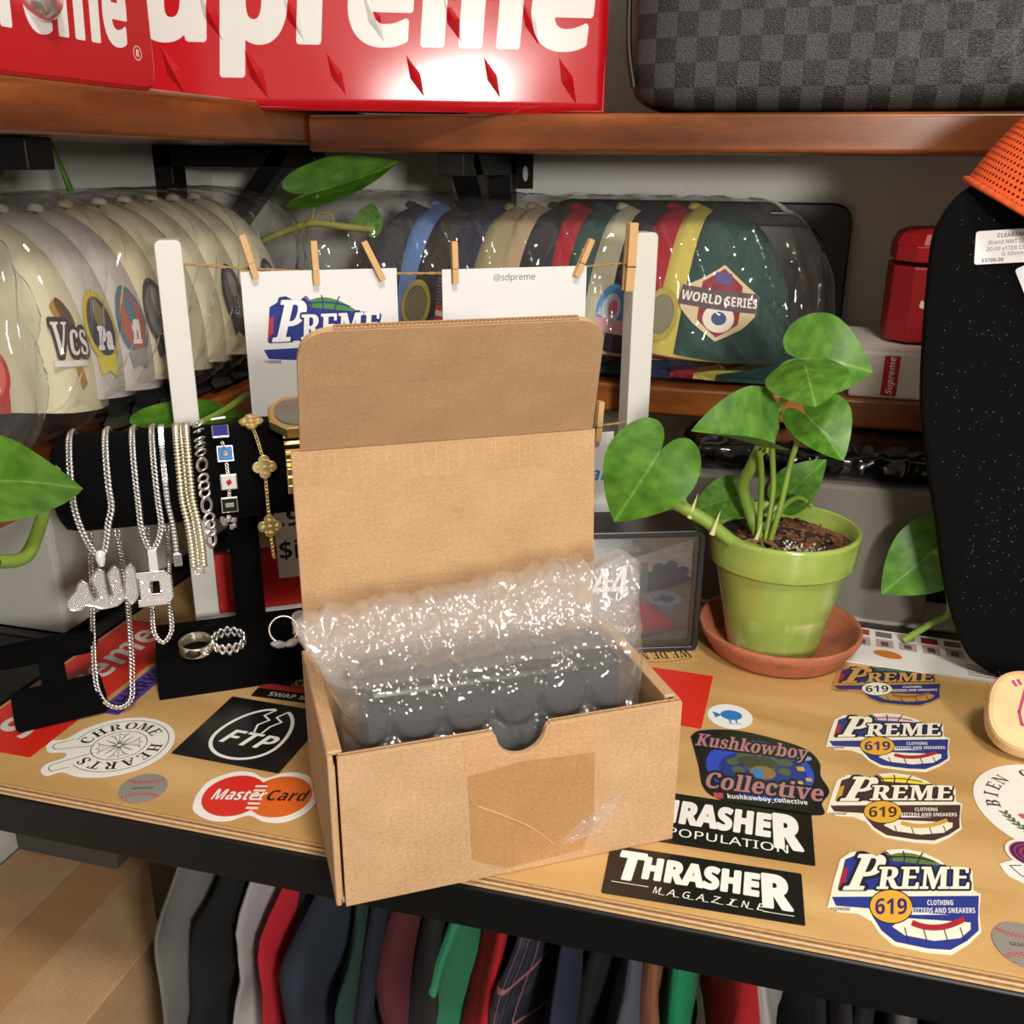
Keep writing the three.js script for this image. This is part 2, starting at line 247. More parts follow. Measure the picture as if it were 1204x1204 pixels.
const patchGeo = (th0, dth, h0, h1) => surf((a, b) => crownPt(th0 + (a - 0.5) * dth, h0 + (h1 - h0) * b, 0.0012), 14, 10);
T.weave = grey(256, 256, (u, v) => 0.5 + 0.25 * Math.sin(u * 256 * 0.8) * Math.sin(v * 256 * 0.8) + 0.4 * tn(u, v, 50, 50, 2));
const fabric = (c, r = 0.9) => std(c, r, 0, { bumpMap: T.weave, bumpScale: 0.0004 });
const patchMats = {};
function badge(key, draw) { if (!patchMats[key]) { const tx = canvasTex(192, 192, (x, w, h) => { x.clearRect(0, 0, w, h); draw(x); }); patchMats[key] = std(0xffffff, 0.8, 0, { map: tx, alphaMap: null, alphaTest: 0.5, transparent: true }); } return patchMats[key]; }
function roundBadge(key, rim, field, ink, text, sub, bg) {
  return badge(key, x => {
    x.fillStyle = rim; x.beginPath(); x.ellipse(96, 84, 76, 72, 0, 0, 7); x.fill(); x.fillStyle = field; x.beginPath(); x.ellipse(96, 84, 62, 58, 0, 0, 7); x.fill();
    x.fillStyle = bg || rim; x.beginPath(); x.ellipse(96, 62, 26, 30, 0, 0, 7); x.fill(); x.fillStyle = ink; x.strokeStyle = '#e8e6e0'; x.lineWidth = 5; x.font = 'italic bold 58px serif'; x.textAlign = 'center'; x.strokeText(text, 96, 128); x.fillText(text, 96, 128);
    x.fillStyle = sub; x.beginPath(); x.moveTo(46, 146); x.lineTo(146, 138); x.lineTo(128, 184); x.lineTo(92, 172); x.lineTo(60, 182); x.fill();
  });
}
const seriesBadge = badge('series', x => {
  x.fillStyle = '#d8c39a'; x.beginPath(); x.moveTo(96, 6); x.lineTo(150, 44); x.lineTo(188, 70); x.lineTo(178, 118); x.lineTo(150, 150); x.lineTo(96, 186); x.lineTo(44, 150); x.lineTo(12, 118); x.lineTo(4, 70); x.lineTo(44, 44); x.fill();
  x.fillStyle = '#8a2430'; x.beginPath(); x.moveTo(96, 14); x.lineTo(144, 50); x.lineTo(140, 140); x.lineTo(96, 176); x.lineTo(52, 140); x.lineTo(48, 50); x.fill(); x.fillStyle = '#5a4a86'; x.fillRect(76, 24, 40, 26);
  x.fillStyle = '#e6ddd0'; x.beginPath(); x.arc(96, 130, 34, 0, 7); x.fill(); x.fillStyle = '#3c4a7c'; x.beginPath(); x.arc(96, 130, 16, 0, 7); x.fill();
  x.fillStyle = '#5b4a50'; x.fillRect(6, 64, 180, 46); x.fillStyle = '#efe9dc'; x.font = 'bold 30px sans-serif'; x.textAlign = 'center'; x.fillText('WORLD SERIES', 96, 98, 174);
});
const starBadge = badge('allstar', x => { x.fillStyle = '#4b8fd0'; x.beginPath(); x.arc(96, 84, 74, 0, 7); x.fill(); x.fillStyle = '#c9d8ea'; x.beginPath(); x.arc(96, 84, 46, 0, 7); x.fill(); x.fillStyle = '#d9799c'; x.beginPath(); x.arc(104, 82, 24, 0, 7); x.fill(); x.fillStyle = '#e0aeb6'; x.fillRect(14, 116, 164, 44); x.fillStyle = '#e8e6e0'; x.font = 'bold 34px sans-serif'; x.textAlign = 'center'; x.fillText('ALL', 60, 112); });
const flagBadge = badge('flag', x => { x.fillStyle = '#2a3040'; x.fillRect(30, 10, 130, 90); x.fillStyle = '#8f9099'; for (let j = 0; j < 8; j++) for (let i = 0; i < 11; i++) x.fillRect(34 + i * 12 + (j % 2) * 6, 14 + j * 11, 5, 6); for (let j = 0; j < 4; j++) { x.fillStyle = j % 2 ? '#cfc5c0' : '#b33a44'; x.fillRect(30, 100 + j * 18, 130, 18); } });
const wreathBadge = badge('wreath', x => { x.strokeStyle = '#a99b4a'; x.lineWidth = 20; x.beginPath(); x.arc(96, 96, 70, 0, 7); x.stroke(); x.fillStyle = '#7c7a5e'; x.beginPath(); x.arc(96, 96, 58, 0, 7); x.fill(); });
function makeCap(o) {
  const t = thing('fitted_cap', o.label, 'cap', [0, 0, 0], 0, o.group);
  const m = fabric(o.color), bm = fabric(o.brim || o.color);
  obj('crown', foldGeo, m, t); const br = obj('brim', brimGeo, bm, t); obj('button', buttonGeo, m, t);
  if (o.patch) obj('badge', patchGeo(o.side * Math.PI / 2 + (o.pa || 0), o.pw || 0.62, o.ph0 || 0.12, o.ph1 || 0.6), o.patch, t).userData.label = 'embroidered badge';
  // orient: local +y -> crown axis, local +z -> brim direction
  const d = o.dir.clone().normalize(); const tilt = o.tilt * D2R; const Y = V3(0, Math.cos(tilt), 0).addScaledVector(d, Math.sin(tilt)).normalize(); const Z = d.clone().multiplyScalar(Math.cos(tilt)).add(V3(0, -Math.sin(tilt), 0)).normalize(); const X = new THREE.Vector3().crossVectors(Y, Z);
  t.quaternion.setFromRotationMatrix(new THREE.Matrix4().makeBasis(X, Y, Z)); t.position.copy(o.pos); if (o.s) t.scale.setScalar(o.s);
  return t;
}
const ord = ['first', 'second', 'third', 'fourth', 'fifth', 'sixth', 'seventh', 'eighth', 'ninth', 'tenth', 'eleventh', 'twelfth', 'thirteenth', 'fourteenth'];
{
  const creams = [0xcfc8a8, 0xb8b2aa, 0xb9b2ac, 0xc6bb98, 0xcbc3a4, 0xccc4a6, 0xc9c1a2, 0xc4bca0, 0xc8c0a4];
  const bs = [badge('vc', x => { x.strokeStyle = '#a87c34'; x.lineWidth = 30; x.beginPath(); x.moveTo(60, 20); x.lineTo(130, 180); x.stroke(); x.fillStyle = '#5a4030'; x.beginPath(); x.ellipse(110, 40, 40, 22, 0.6, 0, 7); x.fill(); x.strokeStyle = '#3a2c2c'; x.fillStyle = '#d8d2d0'; fit(x, 'Vcs', 8, 56, 176, 62, 'italic bold', 'serif', 22); x.fillRect(10, 128, 150, 12); }), roundBadge('pa', '#b9a236', '#33343e', '#c9c9d0', 'Pa', '#c8b63c', '#7a6a50'), roundBadge('fr', '#4f7480', '#a85a48', '#c8d0d0', 'fl', '#8d8f90', '#4f7480'), roundBadge('bw', '#3d3d42', '#6a6a70', '#2c2c30', 'P', '#3a3a40', '#9a9a9c'), null, null, roundBadge('bw', '', ''), null, roundBadge('bw', '', '')];
  const desc = ['ivory cap with brown and gold script badge', 'grey stone cap with gold and navy round badge', 'grey stone cap with teal and red badge', 'tan cream cap with charcoal badge', 'cream cap without a badge', 'cream cap without a badge', 'cream cap with small charcoal badge', 'cream cap without a badge', 'cream cap with small charcoal badge'];
  for (let i = 0; i < 9; i++) makeCap({ label: `${desc[i]}, ${ord[8 - i]} from the corner in its bag`, group: 'cream caps in a clear bag', color: creams[i], brim: i % 2 ? 0x16181c : 0x2b2a24, patch: bs[i], side: -1, pa: i ? 0.04 : 0.02, pw: i ? 0.5 : 0.46, ph0: 0.1, ph1: 0.62, dir: V3(0, 0, -1), tilt: 9, pos: V3(-0.535 + rnd(-0.002, 0.002), 0.1985 + rnd(-0.001, 0.002), -0.547 - i * 0.0352), s: 0.985 + 0.003 * i });
  makeCap({ label: 'charcoal cap with a red badge in its own clear bag on the side shelf', color: 0x2a2628, brim: 0x1a1a1c, patch: roundBadge('red', '#b0302c', '#d06a5a', '#c8c0b8', 'A', '#a83a34', '#7c2a26'), side: 1, pa: 0.02, pw: 0.6, ph0: 0.08, ph1: 0.5, dir: V3(0, 0, 1), tilt: 6, pos: V3(-0.532, 0.1985, -0.476), group: 'cap in a single bag' });
  const cols = [['dark green', 0x20443f, 0x20443f, seriesBadge], ['yellow', 0xc9b957, 0xc9b957, wreathBadge], ['red', 0x9c1524, 0x8c1520, null], ['navy', 0x1f2036, 0x1a2048, starBadge], ['cream', 0xbfc0a2, 0x2a3f66, null], ['dark green', 0x244a45, 0x244a45, roundBadge('brick', '#9c4a34', '#c9b8a0', '#5a2a20', 'x', '#9c4a34')], ['red', 0xa01626, 0x1c2550, null], ['charcoal', 0x26272b, 0x26272b, null], ['tan', 0xb09a7c, 0x2a2a30, null], ['khaki', 0x9c9068, 0x35322a, null], ['navy', 0x23283c, 0x23283c, flagBadge], ['dark brown', 0x2f2a28, 0x2f2a28, wreathBadge], ['light blue', 0x5f7fb4, 0x24304c, null], ['slate', 0x34363c, 0x24262c, null]];
  const xs = [-0.08, -0.1, -0.121, -0.146, -0.168, -0.19, -0.213, -0.234, -0.256, -0.278, -0.307, -0.333, -0.356, -0.38];
  cols.forEach((c, i) => makeCap({ label: `${c[0]} fitted cap, ${i ? ord[i] + ' from the open end' : 'the outermost with a lettered badge'} of the colourful bagged row`, group: 'colourful caps in a clear bag', color: c[1], brim: c[2], patch: c[3], side: -1, pa: i ? -0.05 : 0.3, pw: i ? 0.4 : 0.92, ph0: i ? 0.06 : 0.12, ph1: i ? 0.5 : 0.66, dir: V3(1, 0, 0), tilt: 8, pos: V3(xs[i], 0.1965 + rnd(-0.001, 0.0015), -0.966 + rnd(-0.002, 0.002)), s: 0.975 - 0.002 * i }));
}
// ---------------------------------------------------------------- clear bags
// closed sleeve: sections along an axis; rx, ry half sizes, crumpled ends
function sleeve(n, m, sect) { return surf((a, b) => sect(b, a * Math.PI * 2), m, n); }
const sq = (c, e) => Math.sign(c) * Math.pow(Math.abs(c), e);
function wrinkle(x, y, z, amp, f = 28) { const r = 1 - Math.abs(noise(x * f, y * f * 0.6, z * f) * 2.2); return amp * (Math.max(0, r) ** 3 + 0.5 * noise(x * f * 2.3, y * f * 2, z * f * 2.3)); }
function bagRow(name, label, along, s0, s1, c, yb, yt, half, ends = [0.05, 0.05], amp = 0.004, f = 26) {
  const g = sleeve(150, 110, (t, th) => {
    const s = s0 + (s1 - s0) * t; const L = Math.abs(s1 - s0), d0 = t * L, d1 = (1 - t) * L; let k = 1;
    if (d0 < ends[0]) k = Math.min(k, Math.pow(1 - Math.pow(1 - d0 / ends[0], 2.2), 0.5) * 0.94 + 0.06); if (d1 < ends[1]) k = Math.min(k, Math.pow(1 - Math.pow(1 - d1 / ends[1], 2.2), 0.5) * 0.94 + 0.06);
    const hy = (yt - yb) / 2, cy = (yt + yb) / 2; const co = sq(Math.cos(th), 0.62), si = sq(Math.sin(th), 0.7);
    let u = half * k * co, y = cy - hy * (1 - k) * 0.3 + hy * k * si; const sf = Math.abs(co) * (si > 0.75 ? 0.35 : 1); const w = Math.max(-0.3 * amp, amp * (0.25 + 1.1 * (1 - k) + 0.9 * sf) * (Math.max(0, 1 - Math.abs(noise(s * f + y * f * 0.45, y * f * 0.22 + u * f * 0.4, 3) * 3.2)) ** 2 + 0.35 * noise(s * f * 1.6 - y * f * 0.8, y * f * 0.5, u * f) + 0.06 * noise(s * f * 5, y * f * 4, u * f * 5))); u += w * Math.cos(th); y += w * Math.sin(th) * 0.8; y = Math.max(yb, y);
    return along === 'z' ? [c + u, y, s] : [s, y, c + u];
  });
  return tag(obj(name, g, M.film), label, 'plastic bag');
}
bagRow('plastic_bag', 'clear wrinkled plastic bag around the row of cream caps', 'z', -0.51, -0.945, -0.5385, 0.1718, 0.336, 0.0955, [0.03, 0.09], 0.0065, 30);
bagRow('plastic_bag', 'clear wrinkled plastic bag around the charcoal cap with a red badge', 'z', -0.3, -0.522, -0.532, 0.1718, 0.334, 0.1, [0.03, 0.03], 0.007, 34);
bagRow('plastic_bag', 'clear crumpled plastic bag around the row of colourful caps', 'x', -0.47, 0.052, -0.962, 0.1718, 0.331, 0.0945, [0.05, 0.1], 0.0088, 34);
// ---------------------------------------------------------------- wall panel, small red box, white box, orange cap, felt board
{
  const s = rrect(-0.237, 0.062, 0.118, 0.322, 0.02); const h1 = new THREE.Path(); const hr = (p, x0, x1, y0, y1, r) => { p.moveTo(x0 + r, y0); p.quadraticCurveTo(x0, y0, x0, y0 + r); p.lineTo(x0, y1 - r); p.quadraticCurveTo(x0, y1, x0 + r, y1); p.lineTo(x1 - r, y1); p.quadraticCurveTo(x1, y1, x1, y1 - r); p.lineTo(x1, y0 + r); p.quadraticCurveTo(x1, y0, x1 - r, y0); p.lineTo(x0 + r, y0); };
  hr(h1, -0.017, 0.007, 0.3105, 0.317, 0.003); s.holes.push(h1); const h2 = new THREE.Path(); hr(h2, -0.2, 0.04, 0.16, 0.303, 0.03); s.holes.push(h2);
  const t = thing('plate_frame', 'black rounded plastic plate frame on the wall behind the colourful caps', 'frame', [0, 0.045, RZ0 + 0.002]);
  const g = extr(s, 0.008, 0.002, 6); obj('frame', g.translate(0, -0.045, 0.002), std(0x0c0c0e, 0.35), t);
  obj('inner_panel', extr(rrect(-0.205, 0.045, 0.155, 0.308, 0.03), 0.002).translate(0, -0.045, 0.001), std(0x8d8c8c, 0.5), t);
  const sc = extr(rrect(-0.15, -0.02, 0.17, 0.29, 0.012), 0.003).translate(0, -0.045, 0.004); obj('plate', sc, std(0x77767a, 0.4), t);
}
{
  const t = thing('storage_tin', 'small red tin with chamfered lid and white letter on a white box', 'tin', [0.185, 0.216, -0.955]);
  const oct = (w, d, c) => polyShape([[-w + c, -d], [w - c, -d], [w, -d + c], [w, d - c], [w - c, d], [-w + c, d], [-w, d - c], [-w, -d + c]]);
  const up = g => { g.rotateX(-Math.PI / 2); return g; };
  obj('body', up(extr(oct(0.088, 0.042, 0.014), 0.06, 0.002)), std(0xa3161d, 0.5), t);
  const lid = up(extr(oct(0.0885, 0.0425, 0.014), 0.0115, 0.0008)).translate(0, 0.0665, 0); const top = extr(oct(0.077, 0.031, 0.012), 0.001, 0.012); up(top).translate(0, 0.079, 0); obj('lid', [lid, top], std(0xb01b22, 0.45), t);
  const ct = canvasTex(512, 256, (x, w, h) => { x.clearRect(0, 0, w, h); x.fillStyle = '#e4e2de'; x.font = 'italic bold 150px sans-serif'; x.textAlign = 'left'; x.fillText('Supreme', 20, 180, 470); });
  const pl = new THREE.PlaneGeometry(0.15, 0.07).translate(0, 0.042, 0.0448); obj('lettering', pl, std(0xffffff, 0.5, 0, { map: ct, transparent: true, alphaTest: 0.5 }), t);
}
{
  const t = thing('white_box', 'low white box with a small red label under the red tin', 'box', [0.066, 0.1716, -0.872]);
  obj('body', uvm(rbox(0, 0.22, 0, 0.04, -0.14, 0, 0.003)), std(0xcfcac2, 0.7), t);
  const tx = canvasTex(256, 96, (x, w, h) => { x.fillStyle = '#a8141c'; x.fillRect(0, 0, w, h); x.fillStyle = '#e8e4e0'; x.font = 'italic bold 56px sans-serif'; x.textAlign = 'center'; x.fillText('Supreme', w / 2, 68); });
  const g = new THREE.PlaneGeometry(0.034, 0.0125); g.rotateZ(Math.PI / 2); g.translate(0.032, 0.02, 0.0004); obj('red_label', g, std(0xffffff, 0.6, 0, { map: tx }), t);
}
{
  const t = thing('felt_board', 'tall black felt display board with two price tags, tapering at its foot', 'display board', [0.2, 0.0036, -0.725]);
  const s = new THREE.Shape(); const P = [[-0.012, 0.001], [-0.024, 0.006], [-0.04, 0.02], [-0.058, 0.062], [-0.072, 0.113], [-0.084, 0.157], [-0.094, 0.2], [-0.099, 0.247], [-0.102, 0.3], [-0.1, 0.318], [-0.092, 0.334], [-0.076, 0.346], [-0.05, 0.351]]; s.moveTo(...P[0]); s.splineThru(P.slice(1).map(p => new THREE.Vector2(...p))); s.lineTo(0.05, 0.351); s.splineThru(P.slice(0, -1).reverse().map(p => new THREE.Vector2(-p[0], p[1]))); s.lineTo(-0.012, 0.001);
  const lint = dataTex(512, 512, (u, v) => { const n = tn(u, v, 80, 80, 3); const b = 9 + n * 9; return [b, b, b + 1]; }); lint.repeat.set(6, 6);
  obj('board', extr(s, 0.01, 0.003, 10), phys(0xffffff, 1, { map: lint, specularIntensity: 0.3 }), t);
  const fl = []; for (let i = 0; i < 520; i++) { const y = rnd(0.05, 0.33), x = rnd(-0.095, 0.09) * (y < 0.15 ? 0.55 : 0.95); const g = new THREE.BoxGeometry(rnd(0.0004, 0.0011), 0.0003, 0.0003); g.rotateZ(rnd(0, 3)); g.translate(x, y, 0.0132); fl.push(g); } obj('lint', fl, std(0x6c6c6e, 1), t).userData.kind = 'stuff';
  const tagT = canvasTex(512, 240, (x, w, h) => { x.fillStyle = '#e9e6e6'; x.fillRect(0, 0, w, h); x.fillStyle = '#4a4a4e'; x.font = 'bold 40px sans-serif'; x.fillText('CLEARANCE', 150, 52); x.font = '40px sans-serif'; x.fillText('Brand NWT Size:', 90, 100); x.fillText('20.00 x1TER CCB', 80, 146); x.fillText('G 50mm', 190, 186); x.font = 'bold 38px sans-serif'; x.fillText('$3700.00', 50, 226); });
  const mk = (x, y, r, z) => { const g = extr(rrect(-0.0215, 0.0215, -0.0105, 0.0105, 0.002), 0.0006, 0, 4); const p = g.attributes.position, u = g.attributes.uv; for (let i = 0; i < p.count; i++) u.setXY(i, p.getX(i) / 0.043 + 0.5, p.getY(i) / 0.021 + 0.5); g.rotateZ(r); g.translate(x, y, z); obj('price_tag', g, std(0xffffff, 0.6, 0, { map: tagT }), t).userData.label = 'small white price tag'; };
  mk(-0.058, 0.3075, 0.09, 0.0135); mk(-0.03, 0.294, 0.5, 0.0145);
  obj('tag_cord', tube([[-0.03, 0.345, 0.016], [-0.028, 0.325, 0.017], [-0.02, 0.31, 0.016]], 0.0018, 16, 6), std(0x8a7a6c, 0.9), t);
}
{
  // orange mesh cap hung over the top of the board
  const t = thing('mesh_cap', 'orange mesh cap hanging on top of the black felt board', 'cap');
  const mesh = canvasTex(512, 512, (x, w, h) => { x.fillStyle = '#ffffff'; x.fillRect(0, 0, w, h); x.fillStyle = '#000'; const n = 48; for (let j = 0; j < n; j++) for (let i = 0; i < n; i++) { x.beginPath(); x.ellipse((i + (j % 2) * 0.5) * w / n, (j + 0.5) * h / n, w / n * 0.26, h / n * 0.24, 0, 0, 7); x.fill(); } }); mesh.colorSpace = THREE.NoColorSpace; mesh.wrapS = mesh.wrapT = THREE.RepeatWrapping; mesh.repeat.set(0.36, 0.24);
  const om = std(0xd9531e, 0.75, 0, { alphaMap: mesh, alphaTest: 0.5, transparent: true });
  obj('mesh_crown', crownGeo, om, t); obj('lining', surf((a, b) => crownPt(a * Math.PI * 2, b * 0.99, -0.004), 48, 14), std(0x8c3212, 0.9), t);
  obj('brim', brimGeo, fabric(0xc94a18), t); obj('button', buttonGeo, fabric(0xc94a18), t);
  const rim = []; for (let i = 0; i < 64; i++) { const p = crownPt(i / 64 * Math.PI * 2, 0.0, 0.0008); rim.push(V3(...p)); } obj('edge_band', tube(rim, 0.0022, 120, 6, true), fabric(0xdc5a24), t);
  t.scale.set(0.62, 1, 1); t.position.set(0.193, 0.306, -0.722); const Y = V3(0.48, 0.87, 0.05).normalize(), Z = V3(0.87, -0.48, 0.0).normalize(); const X = new THREE.Vector3().crossVectors(Y, Z).normalize(); Z.crossVectors(X, Y); t.quaternion.setFromRotationMatrix(new THREE.Matrix4().makeBasis(X, Y, Z));
}
{
  const t = thing('storage_box', 'grey storage box standing under the lower shelf behind the plant', 'box', [0, 0, -0.79]);
  obj('body', rbox(-0.075, 0.14, 0.0005, 0.117, -0.16, 0, 0.004), std(0x6b665f, 0.8), t);
  obj('bottom_trim', rbox(-0.076, 0.2, 0.0008, 0.0045, -0.1, 0.004, 0.001), std(0xa09a90, 0.6), t);
  const b = thing('black_sack', 'crumpled glossy black plastic sack lying on the grey storage box', 'plastic bag', [0, 0.1175, -0.8]);
  obj('sack', sleeve(100, 40, (q, th) => { const x = -0.07 + 0.225 * q; const k = Math.min(1, Math.min(q, 1 - q) * 12 + 0.1); let y = 0.0135 + 0.0125 * k * sq(Math.sin(th), 0.6), z = -0.06 + 0.062 * k * sq(Math.cos(th), 0.6); const w = wrinkle(x, y, z, 0.0035, 40); return [x, Math.max(0.0005, Math.min(0.0272, y + w * Math.sin(th))), z + w * Math.cos(th)]; }), phys(0x060607, 0.16), b);
  const p = thing('upright_bar', 'black upright bar beside the grey storage box', 'bar', [0.146, 0, -0.84]); obj('bar', rbox(0, 0.02, 0.0005, 0.145, -0.02, 0, 0.002), M.blackSteel, p);
  obj('foot', rbox(-0.004, 0.024, 0.0005, 0.005, -0.024, 0.004, 0.002), M.blackSteel, p);
}
{
  const t = thing('magazine', 'glossy colour catalogue lying open on the table beside the saucer', 'magazine', [0.142, 0.0004, -0.746], -3 * D2R);
  const tx = canvasTex(512, 256, (x, w, h) => { x.fillStyle = '#e4e3e0'; x.fillRect(0, 0, w, h); x.fillStyle = '#2c2622'; x.fillRect(0, 0, w, 40); for (let i = 0; i < 9; i++) { x.fillStyle = ['#8a7e78', '#a0392c', '#6d6a68', '#b8a89c', '#7c2f2a', '#5a5552', '#948a84', '#44403e', '#9a8f88'][i]; x.fillRect(14 + i * 55, 52, 40, 34); x.fillStyle = '#b8a0a0'; x.fillRect(14 + i * 55, 98, 42, 52); x.fillStyle = '#5a4a4c'; x.fillRect(26 + i * 55, 112, 18, 28); } x.fillStyle = '#c8762c'; x.beginPath(); x.ellipse(150, 190, 34, 22, 0.2, 0, 7); x.fill(); x.fillStyle = '#8d8880'; for (let i = 0; i < 5; i++) x.fillRect(330, 180 + i * 13, 140, 5); });
  const g = surf((a, b) => [(a - 0.5) * 0.16, 0.0012 + 0.0016 * Math.abs(noise(a * 3, b * 3)) , (0.5 - b) * 0.075], 20, 10); obj('page', g, phys(0xffffff, 0.25, { map: tx }), t); obj('pages_below', box(-0.079, 0.079, 0, 0.001, -0.037, 0.037), M.paper, t);
}
// ---------------------------------------------------------------- logo drawing shared by the stickers and the hanging sheet
const LOGO = [[667, 575], [676, 510], [690, 440], [720, 417], [760, 414], [798, 430], [830, 410], [880, 407], [935, 418], [985, 442], [1005, 460], [1070, 464], [1079, 474], [1076, 530], [1096, 541], [1086, 590], [1086, 640], [1050, 670], [1003, 695], [940, 690], [850, 672], [812, 642], [790, 612], [752, 592], [700, 588]];
function drawLogo(x, w, h, c) {
  const fx = w / 430, fy = h / 290; x.save(); x.scale(fx, fy); x.translate(-666, -405); const poly = p => { x.beginPath(); p.forEach((q, i) => i ? x.lineTo(...q) : x.moveTo(...q)); x.closePath(); };
  x.fillStyle = c.edge; x.fillRect(600, 380, 600, 400);
  x.fillStyle = c.dome; x.beginPath(); x.moveTo(800, 448); x.quadraticCurveTo(875, 385, 1000, 462); x.closePath(); x.fill(); x.strokeStyle = c.line; x.lineWidth = 4; for (const k of [850, 885, 925]) { x.beginPath(); x.moveTo(k - 10, 462); x.quadraticCurveTo(k, 430, k - 30 + (k - 850) * 0.6, 414); x.stroke(); } x.beginPath(); x.moveTo(815, 436); x.quadraticCurveTo(890, 424, 970, 446); x.stroke();
  x.fillStyle = c.main; poly([[690, 528], [705, 440], [740, 425], [800, 440], [1072, 468], [1068, 530]]); x.fill();
  x.fillStyle = c.accent; poly([[692, 528], [700, 470], [716, 462], [708, 526]]); x.fill();
  x.save(); x.transform(1, 0, -0.12, 1, 0, 0); x.font = 'bold 118px serif'; x.lineWidth = 9; x.strokeStyle = c.line; x.fillStyle = c.text; const put = (s, px, py, mw) => { x.strokeText(s, px, py, mw); x.fillText(s, px, py, mw); }; x.lineWidth = 7; const big = (s, px, py, w, h, f) => { x.save(); x.font = f + ' 100px serif'; const mm = x.measureText(s).width; x.translate(px, py); x.scale(w / mm, h / 71.5); x.lineWidth = 17; x.lineJoin = 'round'; x.strokeText(s, 0, 0); x.lineWidth = 3; x.strokeStyle = c.text; x.strokeText(s, 0, 0); x.fillText(s, 0, 0); x.restore(); }; big('P', 766, 527, 96, 102, 'italic bold'); big('REME', 862, 525, 268, 62, 'bold'); x.restore();
  x.fillStyle = c.main; poly([[676, 548], [1090, 545], [1082, 602], [690, 572]]); x.fill(); x.fillStyle = c.edge; x.fillRect(688, 532, 400, 13);
  x.fillStyle = c.main; poly([[790, 596], [1082, 596], [1080, 636], [1046, 662], [1000, 684], [940, 680], [856, 664], [818, 636]]); x.fill();
  x.fillStyle = c.edge; poly([[880, 604], [1060, 616], [1058, 634], [1030, 655], [960, 662], [880, 648], [846, 626]]); x.fill(); x.strokeStyle = c.line; x.lineWidth = 3; for (const k of [880, 930, 985, 1030]) { x.beginPath(); x.moveTo(k, 628); x.lineTo(k + 10, 664); x.stroke(); }
  x.strokeStyle = c.swag; x.lineWidth = 15; x.beginPath(); x.moveTo(900, 616); x.quadraticCurveTo(968, 646, 1044, 606); x.stroke();
  x.fillStyle = c.disc; x.strokeStyle = c.line; x.lineWidth = 3; x.beginPath(); x.ellipse(843, 573, 60, 45, 0.1, 0, 7); x.fill(); x.stroke(); x.fillStyle = c.num; x.font = 'bold 58px sans-serif'; x.textAlign = 'center'; x.fillText('619', 843, 594, 92);
  x.fillStyle = c.small; x.font = 'bold 19px sans-serif'; x.fillText('CLOTHING', 980, 570, 74); x.fillText('FITTEDS AND SNEAKERS', 988, 591, 176);
  x.fillStyle = c.line; x.font = 'bold 12px sans-serif'; x.textAlign = 'left'; x.fillText('@SDPREME', 672, 585, 58); x.restore();
}
const LC = { edge: '#ece8d4', dome: '#5f7a45', line: '#22262e', main: '#2c3a8c', accent: '#a8283a', text: '#efecdc', swag: '#a82a36', disc: '#e0aa3c', num: '#3a2a6a', small: '#e8e6dc' };
// ---------------------------------------------------------------- white stand with string, sheets and pegs
const YAW = 33 * D2R;
const SP = [-0.426, 0, -0.621];
const onStand = (s, y, o = 0) => { const c = Math.cos(YAW), n = Math.sin(YAW); return [SP[0] + s * c - o * n, SP[1] + y, SP[2] - s * n - o * c]; };
{
  const t = thing('white_stand', 'white wooden stand of two posts on a low base, strung with jute', 'stand', SP, YAW);
  const post = (x0, w) => { const g = extr(rrect(x0, x0 + w, 0.001, 0.3055, [0.001, 0.001, 0.004, 0.004]), 0.017, 0.001, 5); return g.translate(0, 0, -0.018); };
  obj('post', post(0, 0.0165), M.white, t); obj('post', post(0.3705, 0.0185), M.white, t);
  obj('base', rbox(0.0, 0.389, 0.0003, 0.0125, -0.022, 0.001, 0.001), M.white, t);
  const red = canvasTex(1024, 160, (x, w, h) => { x.fillStyle = '#c4231f'; x.fillRect(0, 0, w, h); x.fillStyle = '#d8d2cc'; x.font = 'italic bold 130px sans-serif'; x.textAlign = 'center'; x.fillText('Supreme', w / 2, 122, 900); });
  const g = new THREE.PlaneGeometry(0.352, 0.05).translate(0.194, 0.0385, -0.0055); obj('red_banner', g, std(0xffffff, 0.5, 0, { map: red }), t).userData.label = 'red banner strip with pale lettering';
  obj('banner_backing', box(0.018, 0.37, 0.0125, 0.0635, -0.012, -0.0065), std(0x8a1a18, 0.6), t);
  const sy = s => 0.2915 - 0.009 * (1 - Math.pow((s - 0.19) / 0.19, 2)) - 0.008 * (s / 0.38);
  const strand = (y0, y1, ph) => { const p = []; for (let i = 0; i <= 60; i++) { const s = 0.014 + (0.36 * i) / 60; const y = y0 ? y0 + (y1 - y0) * i / 60 - 0.006 * Math.sin(Math.PI * i / 60) : sy(s); p.push([s, y + 0.0006 * Math.sin(i * 2.2 + ph), -0.004 + 0.0006 * Math.cos(i * 2.2 + ph)]); } return tube(p, 0.0007, 240, 5); };
  obj('jute_string', [strand(0, 0, 0), strand(0, 0, Math.PI)], M.jute, t); obj('jute_string', [strand(0.146, 0.1475, 0), strand(0.146, 0.1475, Math.PI)], M.jute, t);
}
